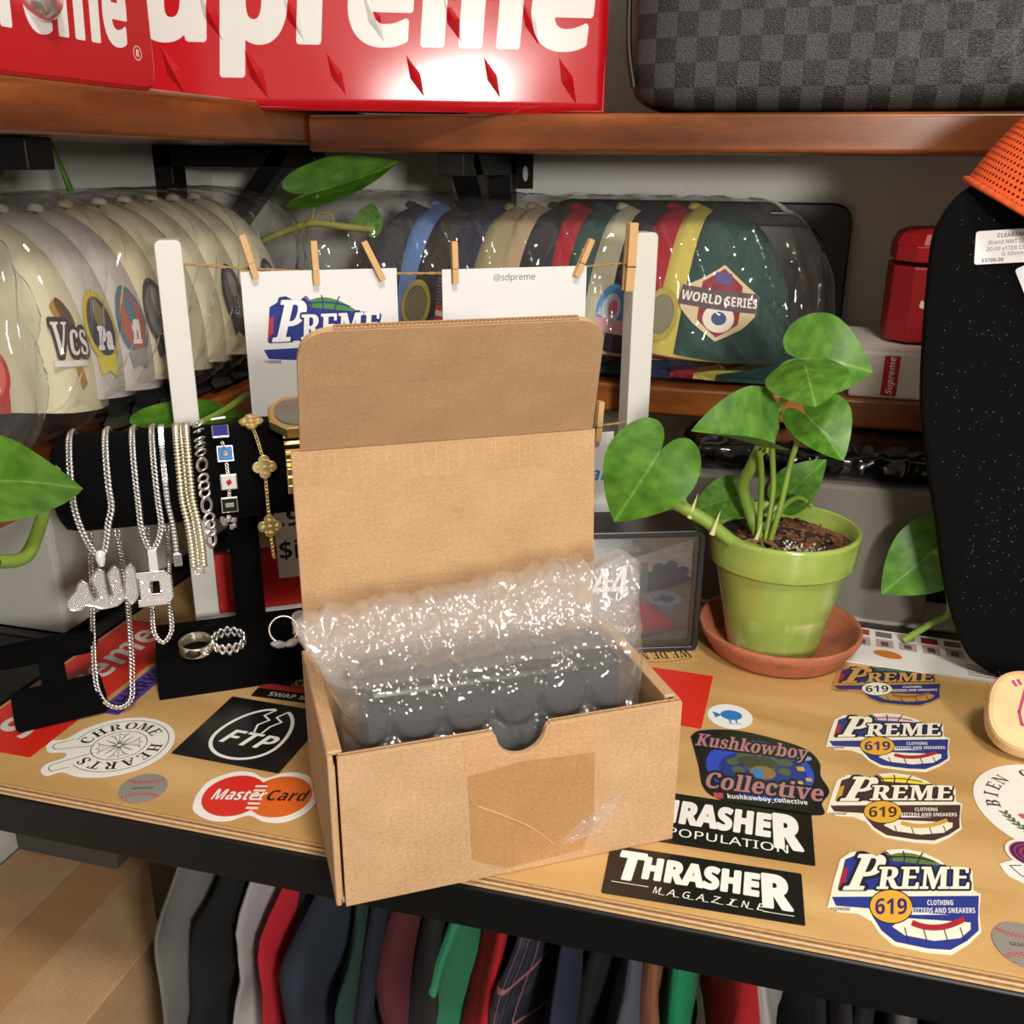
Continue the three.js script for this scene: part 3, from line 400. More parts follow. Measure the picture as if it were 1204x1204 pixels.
function sheet(name, label, s0, s1, y0, y1, mat, o = 0.002, group) {
  const w = s1 - s0, h = y1 - y0, t = surf((a, b) => [w * a, h * b, 0.0015 * noise(a * 2 + s0 * 40, b * 2) * (1 - b) + 0.002 * (1 - b) * (1 - b)], 16, 16);
  const back = surf((a, b) => [w * (1 - a), h * b, 0.0015 * noise((1 - a) * 2 + s0 * 40, b * 2) * (1 - b) + 0.002 * (1 - b) * (1 - b) - 0.0003], 16, 16); const p = onStand(s0, y0, o);
  const g = thing(name, label, 'paper', p, YAW, group); obj('printed_face', t, mat, g); obj('blank_back', back, M.paper, g); return g;
}
{
  const logo = canvasTex(1024, 1024, (x, w, h) => {
    x.fillStyle = '#e9e9ea'; x.fillRect(0, 0, w, h); const c = document.createElement('canvas'); c.width = 860; c.height = 800; const y = c.getContext('2d'); y.save(); y.beginPath(); LOGO.forEach((q, i) => { const X = (q[0] - 666) * 2, Y = (q[1] - 405) / 290 * 800; i ? y.lineTo(X, Y) : y.moveTo(X, Y); }); y.clip(); drawLogo(y, 860, 800, { ...LC, edge: '#e9e9ea', dome: '#4f8a46', line: '#27357e', text: '#f4f4f6', accent: '#c23848' }); y.restore(); x.drawImage(c, 90, 150);
  });
  sheet('logo_sheet', 'white paper sheet with a blue and green lettered logo pegged to the string', 0.056, 0.171, 0.176, 0.2835, std(0xffffff, 0.85, 0, { map: logo }), -0.0016, 'sheets on the upper string');
  const at = canvasTex(1024, 1024, (x, w, h) => { x.fillStyle = '#eaeaeb'; x.fillRect(0, 0, w, h); x.fillStyle = '#5a5a60'; x.font = '62px sans-serif'; x.textAlign = 'center'; x.fillText('@sdpreme', w / 2 - 10, 88); });
  sheet('handle_sheet', 'white paper sheet with a small line of text pegged to the string', 0.2065, 0.3265, 0.17, 0.2815, std(0xffffff, 0.85, 0, { map: at }), -0.0016, 'sheets on the upper string');
  const pr = canvasTex(768, 768, (x, w, h) => { x.fillStyle = '#e2dedb'; x.fillRect(0, 0, w, h); x.fillStyle = '#3a3058'; x.beginPath(); x.ellipse(200, 20, 110, 70, 0, 0, 7); x.fill(); x.fillStyle = '#c9b8b0'; x.beginPath(); x.ellipse(190, 10, 50, 30, 0, 0, 7); x.fill(); x.fillStyle = '#26242a'; x.font = 'bold 210px sans-serif'; x.fillText('.99', 20, 330); x.fillText('$ingle', 10, 610, 560); });
  sheet('price_sheet', 'white paper sheet with black price lettering under the lower string', 0.066, 0.15, 0.042, 0.118, std(0xffffff, 0.85, 0, { map: pr }), -0.003, 'sheets on the lower string');
  const pa = canvasTex(512, 512, (x, w, h) => { x.fillStyle = '#dcdcdc'; x.fillRect(0, 0, w, h); x.fillStyle = '#2a6a9c'; x.font = 'italic bold 120px sans-serif'; x.textAlign = 'right'; x.fillStyle = '#24568c'; x.fillText('P', 190, 300); x.fillText('ay', 330, 300); x.fillStyle = '#2a86b4'; x.fillText('pal', w - 40, 300); });
  sheet('payment_sheet', 'white paper card with blue slanted lettering under the lower string', 0.275, 0.3565, 0.068, 0.1415, std(0xffffff, 0.85, 0, { map: pa }), -0.002, 'sheets on the lower string');
}
// wooden pegs: two prongs and a wire spring
const prongG = (L, f) => { const s = polyShape([[-0.5, 0.0004], [0.5, 0.0012], [0.5, 0.0026], [0.1, 0.003], [-0.5, 0.0024]].map(p => [p[1] * f, -p[0] * L])); const g = extr(s, 0.0042 * f, 0.0002 * f, 2); g.translate(0, 0, -0.0021 * f); return g; };
function peg(label, s, y, lean, L = 0.031, f = 1, o = -0.005) {
  const t = thing('wooden_peg', label, 'clothes peg', onStand(s, y, o), YAW, 'wooden pegs on the stand');
  const q = new THREE.Group(); t.rotation.set(0, YAW, 0); t.rotateZ(lean);
  const a = prongG(L, f); a.rotateY(-Math.PI / 2); obj('prong', a, M.pin, t); const b = prongG(L, f); b.rotateY(Math.PI / 2); obj('prong', b, M.pin, t);
  const sp = []; for (let i = 0; i < 3; i++) { const r = new THREE.TorusGeometry(0.0016 * f, 0.0003 * f, 5, 12); r.rotateY(Math.PI / 2); r.translate((i - 1) * 0.0008 * f, -L * 0.12, 0); sp.push(r); } sp.push(bar([-0.0022 * f, -L * 0.14, 0.0031 * f], [0.0022 * f, -L * 0.14, 0.0031 * f], 0.0004 * f, 6), bar([-0.0022 * f, -L * 0.14, 0.0031 * f], [-0.0022 * f, -L * 0.1, 0], 0.0004 * f, 6), bar([0.0022 * f, -L * 0.14, 0.0031 * f], [0.0022 * f, -L * 0.1, 0], 0.0004 * f, 6)); obj('spring', sp, M.spring, t);
}
peg('small wooden peg leaning on the outer corner of the logo sheet', 0.063, 0.2945, 0.24);
peg('small wooden peg standing upright on the logo sheet', 0.1097, 0.289, 0.02);
peg('small wooden peg leaning on the inner corner of the logo sheet', 0.153, 0.2893, 0.44);
peg('small wooden peg standing upright on the sheet with a line of text', 0.2157, 0.2868, 0.02);
peg('small wooden peg leaning outward on the sheet with a line of text', 0.3223, 0.288, -0.42);
peg('large wooden peg clipped on the string beside a white post', 0.3623, 0.288, -0.03, 0.053, 1.6, -0.006);
peg('small wooden peg holding the card under the lower string', 0.3408, 0.1525, -0.06, 0.034, 1.1);
// ---------------------------------------------------------------- jewellery display
const FP = [-0.395, 0, -0.523];
const onD = (s, y, o = 0) => { const c = Math.cos(YAW), n = Math.sin(YAW); return [FP[0] + s * c - o * n, FP[1] + y, FP[2] - s * n - o * c]; };
{
  const t = thing('jewellery_stand', 'black velvet T-bar jewellery stand with a wedge base', 'jewellery stand', FP, YAW); // local -z is back
  const w = polyShape([[0, 0.0004], [0.004, 0.017], [0.01, 0.0245], [0.02, 0.027], [0.062, 0.027], [0.068, 0.022], [0.068, 0.0004]]);
  const g = extr(w, 0.134, 0.0015, 3); g.rotateY(Math.PI / 2);
  obj('base', g, M.velvet, t);
  const pst = rbox(0.0565, 0.0785, 0.025, 0.135, -0.062, -0.044, 0.004); obj('post', pst, M.velvet, t);
  const b = lathe([[0, -0.118], [0.024, -0.118], [0.031, -0.114], [0.033, -0.106], [0.0335, 0], [0.033, 0.106], [0.031, 0.114], [0.024, 0.118], [0, 0.118]], 40); b.rotateZ(Math.PI / 2); b.translate(0.067, 0.153, -0.037); obj('bar', b, M.velvet, t);
}
// curb links along a path (display coordinates s, y, o)
function links(path, pitch, w, thick, opt = {}) {
  const cv = new THREE.CatmullRomCurve3(path.map(p => V3(...p)), false, 'centripetal'); const L = cv.getLength(), n = Math.max(2, Math.round(L / pitch)); const out = []; const base = new THREE.TorusGeometry(w * 0.5 - thick, thick, opt.tn || 5, opt.rn || 9); base.scale(1, (opt.stretch || 1.25) * pitch / w * 1.35, 1.1);
  const X0 = V3(1, 0, 0);
  for (let i = 0; i < n; i++) { const u = (i + 0.5) / n, p = cv.getPointAt(u), T = cv.getTangentAt(u).normalize(); const N = V3(0, 0, 1).addScaledVector(T, -T.z).normalize(); if (N.lengthSq() < 0.1) N.set(0, 1, 0); const B = new THREE.Vector3().crossVectors(T, N); const m = new THREE.Matrix4().makeBasis(B, T, N); const g = base.clone(); g.rotateY((opt.twist ?? 0.6) * (opt.alt ? (i % 2 ? 1 : -1) : 1)); g.rotateZ(opt.skew ?? 0.35); g.applyMatrix4(m); g.translate(p.x, p.y, p.z); out.push(g); }
  return out;
}
// wrap the first points over the bar (bar centre y .153 o .037 r .0335) -> local z = -o
const over = (s) => [[s, 0.150, -0.0715], [s, 0.172, -0.0645], [s, 0.1855, -0.048], [s, 0.1885, -0.037], [s, 0.186, -0.023], [s, 0.176, -0.0095], [s, 0.16, -0.002], [s, 0.145, -0.0015]];
const jewel = (name, label, cat, group) => thing(name, label, cat, FP, YAW, group);
{
  const t = jewel('chain_necklace', 'silver curb chain necklace with a jewelled script pendant over the black bar', 'necklace', 'silver chains on the black bar');
  const A1 = [[-0.0395, 0.1, -0.071], [-0.039, 0.14, -0.0725], ...over(-0.0375).slice(1), [-0.0345, 0.13, 0.0005], [-0.0305, 0.118, 0.001], [-0.0268, 0.1125, 0.001]];
  const A2 = [[-0.0205, 0.1, -0.071], [-0.019, 0.14, -0.0725], ...over(-0.0155).slice(1), [-0.0185, 0.135, 0.0005], [-0.0225, 0.118, 0.001], [-0.0255, 0.1125, 0.001]];
  obj('chain', [...links(A1, 0.0028, 0.0058, 0.001), ...links(A2, 0.0028, 0.0058, 0.001)], M.silver, t);
  const A3 = [[-0.0395, 0.1, -0.071], [-0.04, 0.075, -0.05], [-0.0402, 0.05, -0.02], [-0.0398, 0.03, 0.004], [-0.0388, 0.018, 0.009], [-0.034, 0.009, 0.012], [-0.026, 0.006, 0.014], [-0.019, 0.01, 0.013], [-0.0165, 0.025, 0.006], [-0.016, 0.05, -0.02], [-0.0175, 0.075, -0.05], [-0.0205, 0.1, -0.071]];
  obj('chain', links(A3, 0.0027, 0.0049, 0.0008), M.silver, t);
  const q = [[140, 545], [150, 505], [185, 465], [225, 425], [240, 380], [275, 352], [306, 378], [316, 440], [342, 522], [372, 500], [362, 420], [335, 345], [365, 300], [402, 268], [434, 300], [438, 440], [452, 512], [480, 495], [462, 330], [485, 290], [517, 262], [546, 296], [552, 420], [566, 500], [578, 400], [590, 300], [632, 256], [660, 300], [664, 420], [662, 520], [636, 565], [606, 590], [578, 560], [568, 530], [540, 560], [500, 588], [430, 598], [380, 600], [330, 575], [270, 560], [235, 590], [185, 592], [155, 578]];
  const K = 0.0455 / 535, P = q.map(p => [-0.0506 + (p[0] - 136) * K, 0.1062 - (p[1] - 256) * K]); const sh = polyShape(P); const g = extr(sh, 0.003, 0.0006, 2).translate(0, 0, 0.001); const pd = obj('script_pendant', g, M.silver, t); pd.userData.label = 'pendant of flowing script paved with clear stones';
  pave(P, pd, 0.0045); obj('rim', new THREE.TubeGeometry(new THREE.CatmullRomCurve3(P.map(q => V3(q[0], q[1], 0.0048)), true, 'catmullrom', 0.15), 260, 0.00075, 6, true), M.silver, pd);
  const bl = lathe([[0, 0.006], [0.0028, 0.005], [0.0032, 0], [0.002, -0.005], [0, -0.006]], 14).translate(-0.026, 0.1115, 0.002); obj('bail', bl, M.stone, t);
}
function pave(P, parent, z, st = 0.00135, holes = []) {
  const inside = (x, y, Q) => { let c = false; for (let i = 0, j = Q.length - 1; i < Q.length; j = i++) if ((Q[i][1] > y) !== (Q[j][1] > y) && x < (Q[j][0] - Q[i][0]) * (y - Q[i][1]) / (Q[j][1] - Q[i][1]) + Q[i][0]) c = !c; return c; };
  const xs = P.map(p => p[0]), ys = P.map(p => p[1]), out = []; let r = 0; for (let y = Math.min(...ys) + st / 2; y < Math.max(...ys); y += st * 0.88, r++) for (let x = Math.min(...xs) + (r % 2) * st / 2; x < Math.max(...xs); x += st) if (inside(x, y, P) && !holes.some(h => inside(x, y, h))) { const g = new THREE.OctahedronGeometry(st * 0.5, 0); g.rotateX(rnd(0, 0.6)); g.rotateZ(rnd(0, 3)); g.translate(x, y, z); out.push(g); }
  const m = obj('stones', out, M.stone, parent); m.userData.kind = 'stuff'; return m;
}
{
  const t = jewel('chain_necklace', 'silver curb chain necklace with a jewelled letter D pendant over the black bar', 'necklace', 'silver chains on the black bar');
  const B1 = [[0.0, 0.1, -0.071], [0.001, 0.14, -0.0725], ...over(0.0012).slice(1), [0.0012, 0.13, 0.0005], [0.003, 0.119, 0.001], [0.0052, 0.113, 0.001]], B2 = [[0.014, 0.1, -0.071], [0.014, 0.14, -0.0725], ...over(0.0135).slice(1), [0.0138, 0.13, 0.0005], [0.0105, 0.119, 0.001], [0.0068, 0.113, 0.001]];
  obj('chain', [...links(B1, 0.0027, 0.0052, 0.0009), ...links(B2, 0.0027, 0.0052, 0.0009)], M.silver, t);
  const B3 = [[0, 0.1, -0.071], [0.0, 0.085, -0.055], [0.0005, 0.065, -0.012], [0.0015, 0.052, 0.003], [0.006, 0.0465, 0.005], [0.012, 0.053, 0.004], [0.0125, 0.068, -0.01], [0.0135, 0.085, -0.055], [0.014, 0.1, -0.071]]; obj('chain', links(B3, 0.0026, 0.0044, 0.0008), M.silver, t);
  const D = [[-0.006, 0.0745], [-0.006, 0.079], [-0.0042, 0.079], [-0.0042, 0.0945], [-0.006, 0.0945], [-0.006, 0.0988], [0.012, 0.0988], [0.0162, 0.0945], [0.0162, 0.079], [0.012, 0.0745]], Hh = [[0.0022, 0.0815], [0.0022, 0.092], [0.0084, 0.092], [0.0084, 0.0815]];
  const s = polyShape(D); s.holes.push(new THREE.Path(Hh.map(p => new THREE.Vector2(...p)))); const pd = obj('letter_pendant', extr(s, 0.0028, 0.0005, 2).translate(0, 0, 0.001), M.silver, t); pd.userData.label = 'letter D pendant paved with clear stones'; pave(D, pd, 0.0045, 0.00135, [Hh]);
  obj('bail', rbox(0.0032, 0.009, 0.0985, 0.1145, 0.0, 0.004, 0.001), M.stone, t);
}
{
  const t = jewel('tennis_bracelet', 'thin silver tennis bracelet of square stones over the black bar', 'bracelet', 'bracelets on the black bar');
  const cv = new THREE.CatmullRomCurve3([...over(0.0195), [0.021, 0.13, 0], [0.0215, 0.108, 0]].map(p => V3(...p))); const n = 62, st = [], set = []; for (let i = 0; i < n; i++) { const p = cv.getPointAt((i + 0.5) / n), T = cv.getTangentAt((i + 0.5) / n); const a = Math.atan2(T.z, -T.y); const mk = (w, h, d, z) => { const g = new THREE.BoxGeometry(w, h, d); g.translate(0, 0, z); g.rotateX(a); g.translate(p.x, p.y, p.z); return g; }; set.push(mk(0.0034, 0.0021, 0.0012, 0)); const o = new THREE.OctahedronGeometry(0.0012, 0); o.translate(0, 0, 0.0008); o.rotateX(a); o.translate(p.x, p.y, p.z); st.push(o); }
  obj('settings', set, M.silver, t); obj('stones', st, M.stone, t).userData.kind = 'stuff'; obj('clasp', rbox(0.019, 0.0245, 0.1, 0.109, -0.001, 0.0018, 0.0005), M.silver, t);
}
{
  const t = jewel('link_bracelet', 'pale gold two-row link bracelet over the black bar', 'bracelet', 'bracelets on the black bar');
  const cv = new THREE.CatmullRomCurve3([...over(0.0322), [0.034, 0.13, 0], [0.0348, 0.112, 0], [0.0347, 0.097, 0]].map(p => V3(...p))); const n = 66, o = []; for (let i = 0; i < n; i++) { const p = cv.getPointAt((i + 0.5) / n), T = cv.getTangentAt((i + 0.5) / n), a = Math.atan2(T.z, -T.y); for (const [dx, w, dy] of [[-0.0034, 0.0052, 0], [0, 0.0026, 0.0012], [0.0034, 0.0052, 0]]) { const g = new THREE.SphereGeometry(0.5, 8, 5); g.scale(w, 0.0028, 0.0028); g.translate(dx, dy, 0); g.rotateX(a); g.translate(p.x, p.y, p.z); o.push(g); } }
  obj('links', o, M.silverPale, t); const c = new THREE.TorusGeometry(0.0035, 0.0007, 6, 4); c.rotateZ(Math.PI / 4); c.scale(1.1, 0.8, 1); c.translate(0.0347, 0.094, 0); obj('clasp', c, M.silverPale, t);
}
{
  const t = jewel('figaro_bracelet', 'silver figaro bracelet of long and short links over the black bar', 'bracelet', 'bracelets on the black bar');
  const cv = new THREE.CatmullRomCurve3([...over(0.0438).slice(2), [0.0448, 0.132, 0.0005], [0.0445, 0.117, 0.0008]].map(p => V3(...p)), false, 'centripetal'); const L = cv.getLength(); let s = 0.002, k = 0; while (s < L - 0.003) { const long = k % 4 === 3; const len = long ? 0.0145 : 0.0074; const u = Math.min(1, (s + len / 2) / L), p = cv.getPointAt(u), T = cv.getTangentAt(u), a = Math.atan2(T.z, -T.y); const g = new THREE.TorusGeometry(0.0033, 0.00105, 8, 18); g.scale(1, len / 0.0088, 0.8); g.rotateY(0.35); g.rotateZ(long ? 0 : 0.25); g.rotateX(a); g.translate(p.x, p.y, p.z + 0.0006); obj('link', g, M.silver, t); s += len - 0.0023; k++; }
}
{
  const t = jewel('charm_bracelet', 'charm bracelet of square enamel charms over the black bar', 'bracelet', 'bracelets on the black bar');
  const charms = [[0.0575, 0.1885, -0.012, 0x252a86, -1.0, 'dark blue'], [0.0592, 0.1745, -0.0065, 0x3f7cc4, -0.35, 'light blue'], [0.0597, 0.1565, -0.0005, 0xd8d4cf, 0, 'white'], [0.0588, 0.1405, -0.0002, 0x16181c, 0, 'black']];
  charms.forEach(([s, y, z, c, rx, nm], i) => { const g = rbox(-0.0055, 0.0055, -0.0055, 0.0055, -0.0008, 0.0008, 0.0006); g.rotateX(rx); g.translate(s, y, z + 0.0015); const fr = obj('charm', g, M.silver, t); fr.userData.label = `square ${nm} enamel charm`; const e = rbox(-0.0047, 0.0047, -0.0047, 0.0047, 0.0006, 0.0012, 0.0003); e.rotateX(rx); e.translate(s, y, z + 0.0015); obj('enamel', e, phys(c, 0.15, { clearcoat: 1 }), fr); if (i === 1 || i === 2 || i === 3) { const q = i === 3 ? rbox(-0.0028, 0.0028, -0.0014, 0.0014, 0.0012, 0.0015, 0.0002) : i === 2 ? new THREE.OctahedronGeometry(0.0026, 0).scale(0.8, 1, 0.12).translate(0, 0, 0.0013) : new THREE.SphereGeometry(0.002, 10, 6).scale(1.2, 1, 0.15).translate(0, 0, 0.0013); if (i === 2) q.rotateZ(-0.3); q.rotateX(rx); q.translate(s, y, z + 0.0015); obj('motif', q, std(i === 2 ? 0xa02a2c : i === 3 ? 0xb8b4b0 : 0x7c7a68, 0.3, i === 3 ? 0.6 : 0), fr); } });
  obj('connectors', [...links([[0.0578, 0.1825, -0.006], [0.0588, 0.1795, -0.003]], 0.0022, 0.003, 0.0005), ...links([[0.0594, 0.169, -0.001], [0.0596, 0.162, 0.001]], 0.0026, 0.003, 0.0005), ...links([[0.0595, 0.151, 0.001], [0.059, 0.146, 0.001]], 0.0026, 0.003, 0.0005)], M.silver, t);
  const d = []; for (let i = 0; i < 12; i++) d.push(new THREE.IcosahedronGeometry(rnd(0.0015, 0.0028), 0).translate(0.057 + rnd(-0.004, 0.004), 0.129 + rnd(-0.005, 0.004), 0.001 + rnd(-0.001, 0.002))); obj('cluster_charm', d, M.silver, t);
  obj('end_bar', bar([0.0525, 0.192, -0.031], [0.062, 0.193, -0.031], 0.0014, 8), M.silver, t);
}
{
  const t = jewel('clover_bracelet', 'gold chain bracelet with jewelled four-leaf charms over the black bar', 'bracelet', 'bracelets on the black bar');
  for (const [s, y, z, rx] of [[0.0786, 0.1892, -0.026, -1.15], [0.0837, 0.1645, -0.0008, -0.1], [0.084, 0.1227, 0.0012, 0]]) { const sh = new THREE.Shape(); for (let i = 0; i <= 48; i++) { const a = i / 48 * Math.PI * 2, r = 0.0046 + 0.0032 * Math.abs(Math.cos(2 * a)) ** 0.7; i ? sh.lineTo(r * Math.cos(a), r * Math.sin(a)) : sh.moveTo(r * Math.cos(a), r * Math.sin(a)); } const g = extr(sh, 0.0014, 0.0004, 2); g.rotateX(rx); g.translate(s, y, z); const f = obj('four_leaf_charm', g, M.gold, t); const st = []; for (let i = 0; i < 13; i++) { const a = i * Math.PI / 2, r = i < 4 ? 0.0045 : i < 12 ? 0.0052 : 0; const aa = i < 4 ? a : Math.PI / 4 * (i - 4) + 0.2; const o = new THREE.OctahedronGeometry(i < 4 || i === 12 ? 0.0017 : 0.001, 0); o.translate(i === 12 ? 0 : r * Math.cos(i < 4 ? a : aa), i === 12 ? 0 : r * Math.sin(i < 4 ? a : aa), 0.0018); o.rotateX(rx); o.translate(s, y, z); st.push(o); } obj('stones', st, M.stoneGold, f).userData.kind = 'stuff'; }
  obj('fine_chain', [...links([[0.0795, 0.1865, -0.0165], [0.081, 0.181, -0.0065], [0.0828, 0.1725, -0.002]], 0.0026, 0.0026, 0.0004), ...links([[0.0838, 0.1565, 0.0005], [0.0839, 0.1305, 0.002]], 0.0026, 0.0026, 0.0004), ...links([[0.084, 0.115, 0.002], [0.085, 0.0985, 0.002]], 0.0026, 0.0026, 0.0004)], M.gold, t);
}
{
  const t = jewel('wrist_watch', 'gold octagonal wrist watch strapped on the black bar', 'watch');
  const s = new THREE.Shape(); for (let i = 0; i < 8; i++) { const a = (i + 0.5) * Math.PI / 4, r = 0.0185; i ? s.lineTo(r * Math.cos(a), r * Math.sin(a)) : s.moveTo(r * Math.cos(a), r * Math.sin(a)); } s.closePath();
  const rot = g => { g.rotateX(-1.15); g.translate(0.1085, 0.19, -0.022); return g; };
  obj('case', rot(extr(s, 0.006, 0.0012, 2)), M.gold, t); const h = lathe([[0, 0], [0.0145, 0], [0.0145, 0.0006], [0, 0.0006]], 32); h.rotateX(Math.PI / 2); h.translate(0, 0, 0.0075); obj('dial', rot(h), phys(0x7f8078, 0.15, { clearcoat: 1 }), t);
  const p = over(0.1085); const cv = new THREE.CatmullRomCurve3(p.slice(4).map(q => V3(q[0], q[1], q[2] + 0.003))); for (let i = 0; i < 7; i++) { const u = (i + 1.6) / 8, c = cv.getPointAt(Math.min(1, u)), T = cv.getTangentAt(Math.min(1, u)); const g = rbox(-0.0105, 0.0105, -0.0031, 0.0031, -0.0016, 0.0016, 0.0007); g.rotateX(Math.atan2(T.z, -T.y)); g.translate(c.x, c.y, c.z); obj('strap_link', g, M.gold, t); }
}
// rings standing on the base of the stand
function ring(label, s, build) { const t = thing('finger_ring', label, 'ring', onD(s, 0.0285, 0.013), YAW, 'rings on the stand base'); build(t); }
ring('wide silver signet ring with a dark carved oval on the stand base', 0.0266, t => { const g = lathe([[0.0105, -0.001], [0.0118, -0.001], [0.0118, 0.0065], [0.0105, 0.0065], [0.0105, -0.001]], 40); g.rotateX(0.12); g.translate(0, 0.0015, 0.001); obj('band', g, M.silverPale, t); const o = new THREE.SphereGeometry(0.0045, 14, 8).scale(1.2, 0.8, 0.3); o.rotateX(0.12); o.translate(-0.002, 0.003, 0.0125); obj('carved_oval', o, std(0x4a463e, 0.35, 1), t); const st = []; for (let i = 0; i < 12; i++) st.push(new THREE.OctahedronGeometry(0.0009, 0).translate(0.004 + rnd(0, 0.005), 0.0035 + rnd(-0.003, 0.003), 0.0118)); obj('stones', st, M.stone, t).userData.kind = 'stuff'; });
ring('silver ring of interlaced zigzag bands on the stand base', 0.0492, t => { const zz = ph => { const p = []; for (let i = 0; i < 60; i++) { const a = i / 60 * Math.PI * 2; p.push(V3(0.0112 * Math.cos(a), 0.0042 * (2 / Math.PI) * Math.asin(Math.sin(a * 7 + ph)), 0.0112 * Math.sin(a))); } const g = new THREE.TubeGeometry(new THREE.CatmullRomCurve3(p, true), 200, 0.0011, 6, true); g.rotateX(0.15); g.translate(0, 0.0045, 0.001); return g; }; obj('zigzag_band', zz(0), M.silver, t); obj('zigzag_band', zz(Math.PI), M.silver, t); });
ring('thin silver ring with two leaf-shaped stones on the stand base', 0.0885, t => { const g = new THREE.TorusGeometry(0.0102, 0.0009, 8, 40); g.rotateX(-0.75); g.translate(0, 0.0065, -0.001); obj('band', g, M.silver, t); for (const k of [-1, 1]) { const o = new THREE.OctahedronGeometry(0.0048, 1).scale(1.3, 0.7, 0.6); o.rotateZ(k * 0.3); o.translate(k * 0.0048, -0.001, 0.0072); obj('leaf_stone', o, M.stone, t); } });
// ---------------------------------------------------------------- open cardboard mailer box
const BP = [-0.188, 0, -0.366], BY = 32.46 * D2R, BL = 0.188, BH = 0.088, BD = 0.116;
{
  const t = thing('mailer_box', 'open brown cardboard mailer box overhanging the table edge', 'cardboard box', BP, BY);
  const th = 0.003;
  const fr = new THREE.Shape(); fr.moveTo(0.0045, 0.0006); fr.lineTo(BL, 0.0006); fr.lineTo(BL, BH); fr.lineTo(0.1125, BH); fr.quadraticCurveTo(0.1115, BH, 0.1108, BH - 0.003); fr.absarc(0.0975, BH - 0.0015, 0.0132, -0.1, Math.PI + 0.1, true); fr.quadraticCurveTo(0.0835, BH, 0.0825, BH); fr.lineTo(0.0045, BH); fr.lineTo(0.0045, 0.0006);
  const fg = extr(fr, th, 0.0002, 20); fg.translate(0, 0, -th); obj('front_panel', uvm(fg, 1, 0.1), M.card, t);
  obj('front_inner_panel', uvm(box(0.006, BL - 0.003, 0.004, BH - 0.018, -2 * th - 0.0008, -th - 0.0004)), M.cardIn, t);
  // cut edges: two liners with a real fluted medium between them, open gaps in between
  const flutes = (x0, x1, y, h = 0.0016) => { const n = Math.round((x1 - x0) / 0.0042) * 8; const wv = surf((a, b) => { const k = a * n / 8 * Math.PI * 2; return [x0 + (x1 - x0) * a, y + h * b, -th / 2 + (th / 2 - 0.0005) * Math.sin(k)]; }, n, 1); return [box(x0, x1, y, y + h, -0.0004, 0), box(x0, x1, y, y + h, -th, -th + 0.0004), wv]; };
  obj('corrugated_edge', [...flutes(0.005, 0.0822, BH), ...flutes(0.1128, BL - 0.0005, BH)], M.card, t);
  // side walls: outer and inner layer with a gap
  obj('side_panel', uvm(rbox(-0.0005, 0.0025, 0.0006, BH + 0.0015, -BD, -0.0005, 0.0012), 1, 0.3), M.card, t);
  obj('side_inner_panel', uvm(rbox(0.0046, 0.0074, 0.003, BH + 0.0005, -BD + 0.004, -0.0045, 0.001), 1, 0.5), M.cardIn, t);
  obj('side_fold', uvm(rbox(-0.0002, 0.0074, BH - 0.0005, BH + 0.0022, -BD + 0.004, -0.0045, 0.0011), 1, 0.2), M.card, t);
  obj('side_panel', uvm(rbox(BL - 0.0025, BL + 0.0006, 0.0006, BH + 0.0012, -BD, -0.0032, 0.0012), 1, 0.7), M.card, t);
  obj('side_inner_panel', uvm(rbox(BL - 0.007, BL - 0.0042, 0.003, BH + 0.0005, -BD + 0.004, -0.0065, 0.001), 1, 0.9), M.cardIn, t);
  obj('side_fold', uvm(rbox(BL - 0.007, BL, BH - 0.0005, BH + 0.0018, -BD + 0.004, -0.0065, 0.0011), 1, 0.4), M.card, t);
  obj('corner_flap', uvm(rbox(0.0002, 0.0032, 0.004, BH - 0.004, -0.012, -0.0008, 0.001), 1, 0.6), M.card, t);
  obj('back_panel', uvm(box(0.003, BL - 0.003, 0.0006, BH, -BD, -BD + th)), M.cardIn, t);
  obj('bottom_panel', uvm(box(0.003, BL - 0.003, 0.0006, 0.0036, -BD + th, -th)), M.cardIn, t);
  // lid, leaning slightly back, with its tuck flap bent forward
  const LA = 3.6 * D2R, LL = 0.1205; const lid = new THREE.Group(); lid.name = 'lid'; lid.position.set(0, BH, -BD + 0.001); lid.rotation.x = -LA; t.add(lid);
  obj('lid_panel', uvm(rbox(0.002, 0.1832, 0.0004, LL, -th, 0, 0.0009, 2), 1, 0.13, 0.4), M.cardIn, lid);
  const ln = []; for (let i = 0; i < 24; i++) ln.push(box(0.012 + i * 0.0072, 0.0122 + i * 0.0072, LL - rnd(0.012, 0.02), LL - 0.002, -0.0001, 0.00012)); obj('crease_lines', ln, std(0xd0ab7c, 0.9), lid);
  const flap = new THREE.Group(); flap.name = 'tuck_flap'; flap.position.set(0, BH + Math.cos(LA) * LL, -BD + 0.001 - Math.sin(LA) * LL); flap.rotation.x = 34 * D2R; t.add(flap);
  const fs = new THREE.Shape(); fs.moveTo(0.0075, 0); fs.lineTo(0.181, 0); fs.lineTo(0.17, 0.066); fs.quadraticCurveTo(0.167, 0.087, 0.152, 0.088); fs.lineTo(0.022, 0.088); fs.quadraticCurveTo(0.0062, 0.087, 0.0058, 0.068); fs.lineTo(0.0075, 0);
  const ff = extr(fs, th, 0.0002, 14); ff.translate(0, 0.0006, -th); obj('flap_panel', uvm(ff, 1, 0.31, 0.7), M.cardIn, flap);
  obj('corrugated_edge', flutes(0.023, 0.151, 0.0886), M.cardIn, flap);
  // parcel tape left on the front: a darker smooth strip, a pale torn patch above it and a crinkled loose corner
  const patch = (P, z, mat, name, label) => { const g = extr(polyShape(P), 0.0002, 0, 2); g.translate(0, 0, z); obj(name, uvm(g, 1, 0.1), mat, t).userData.label = label; };
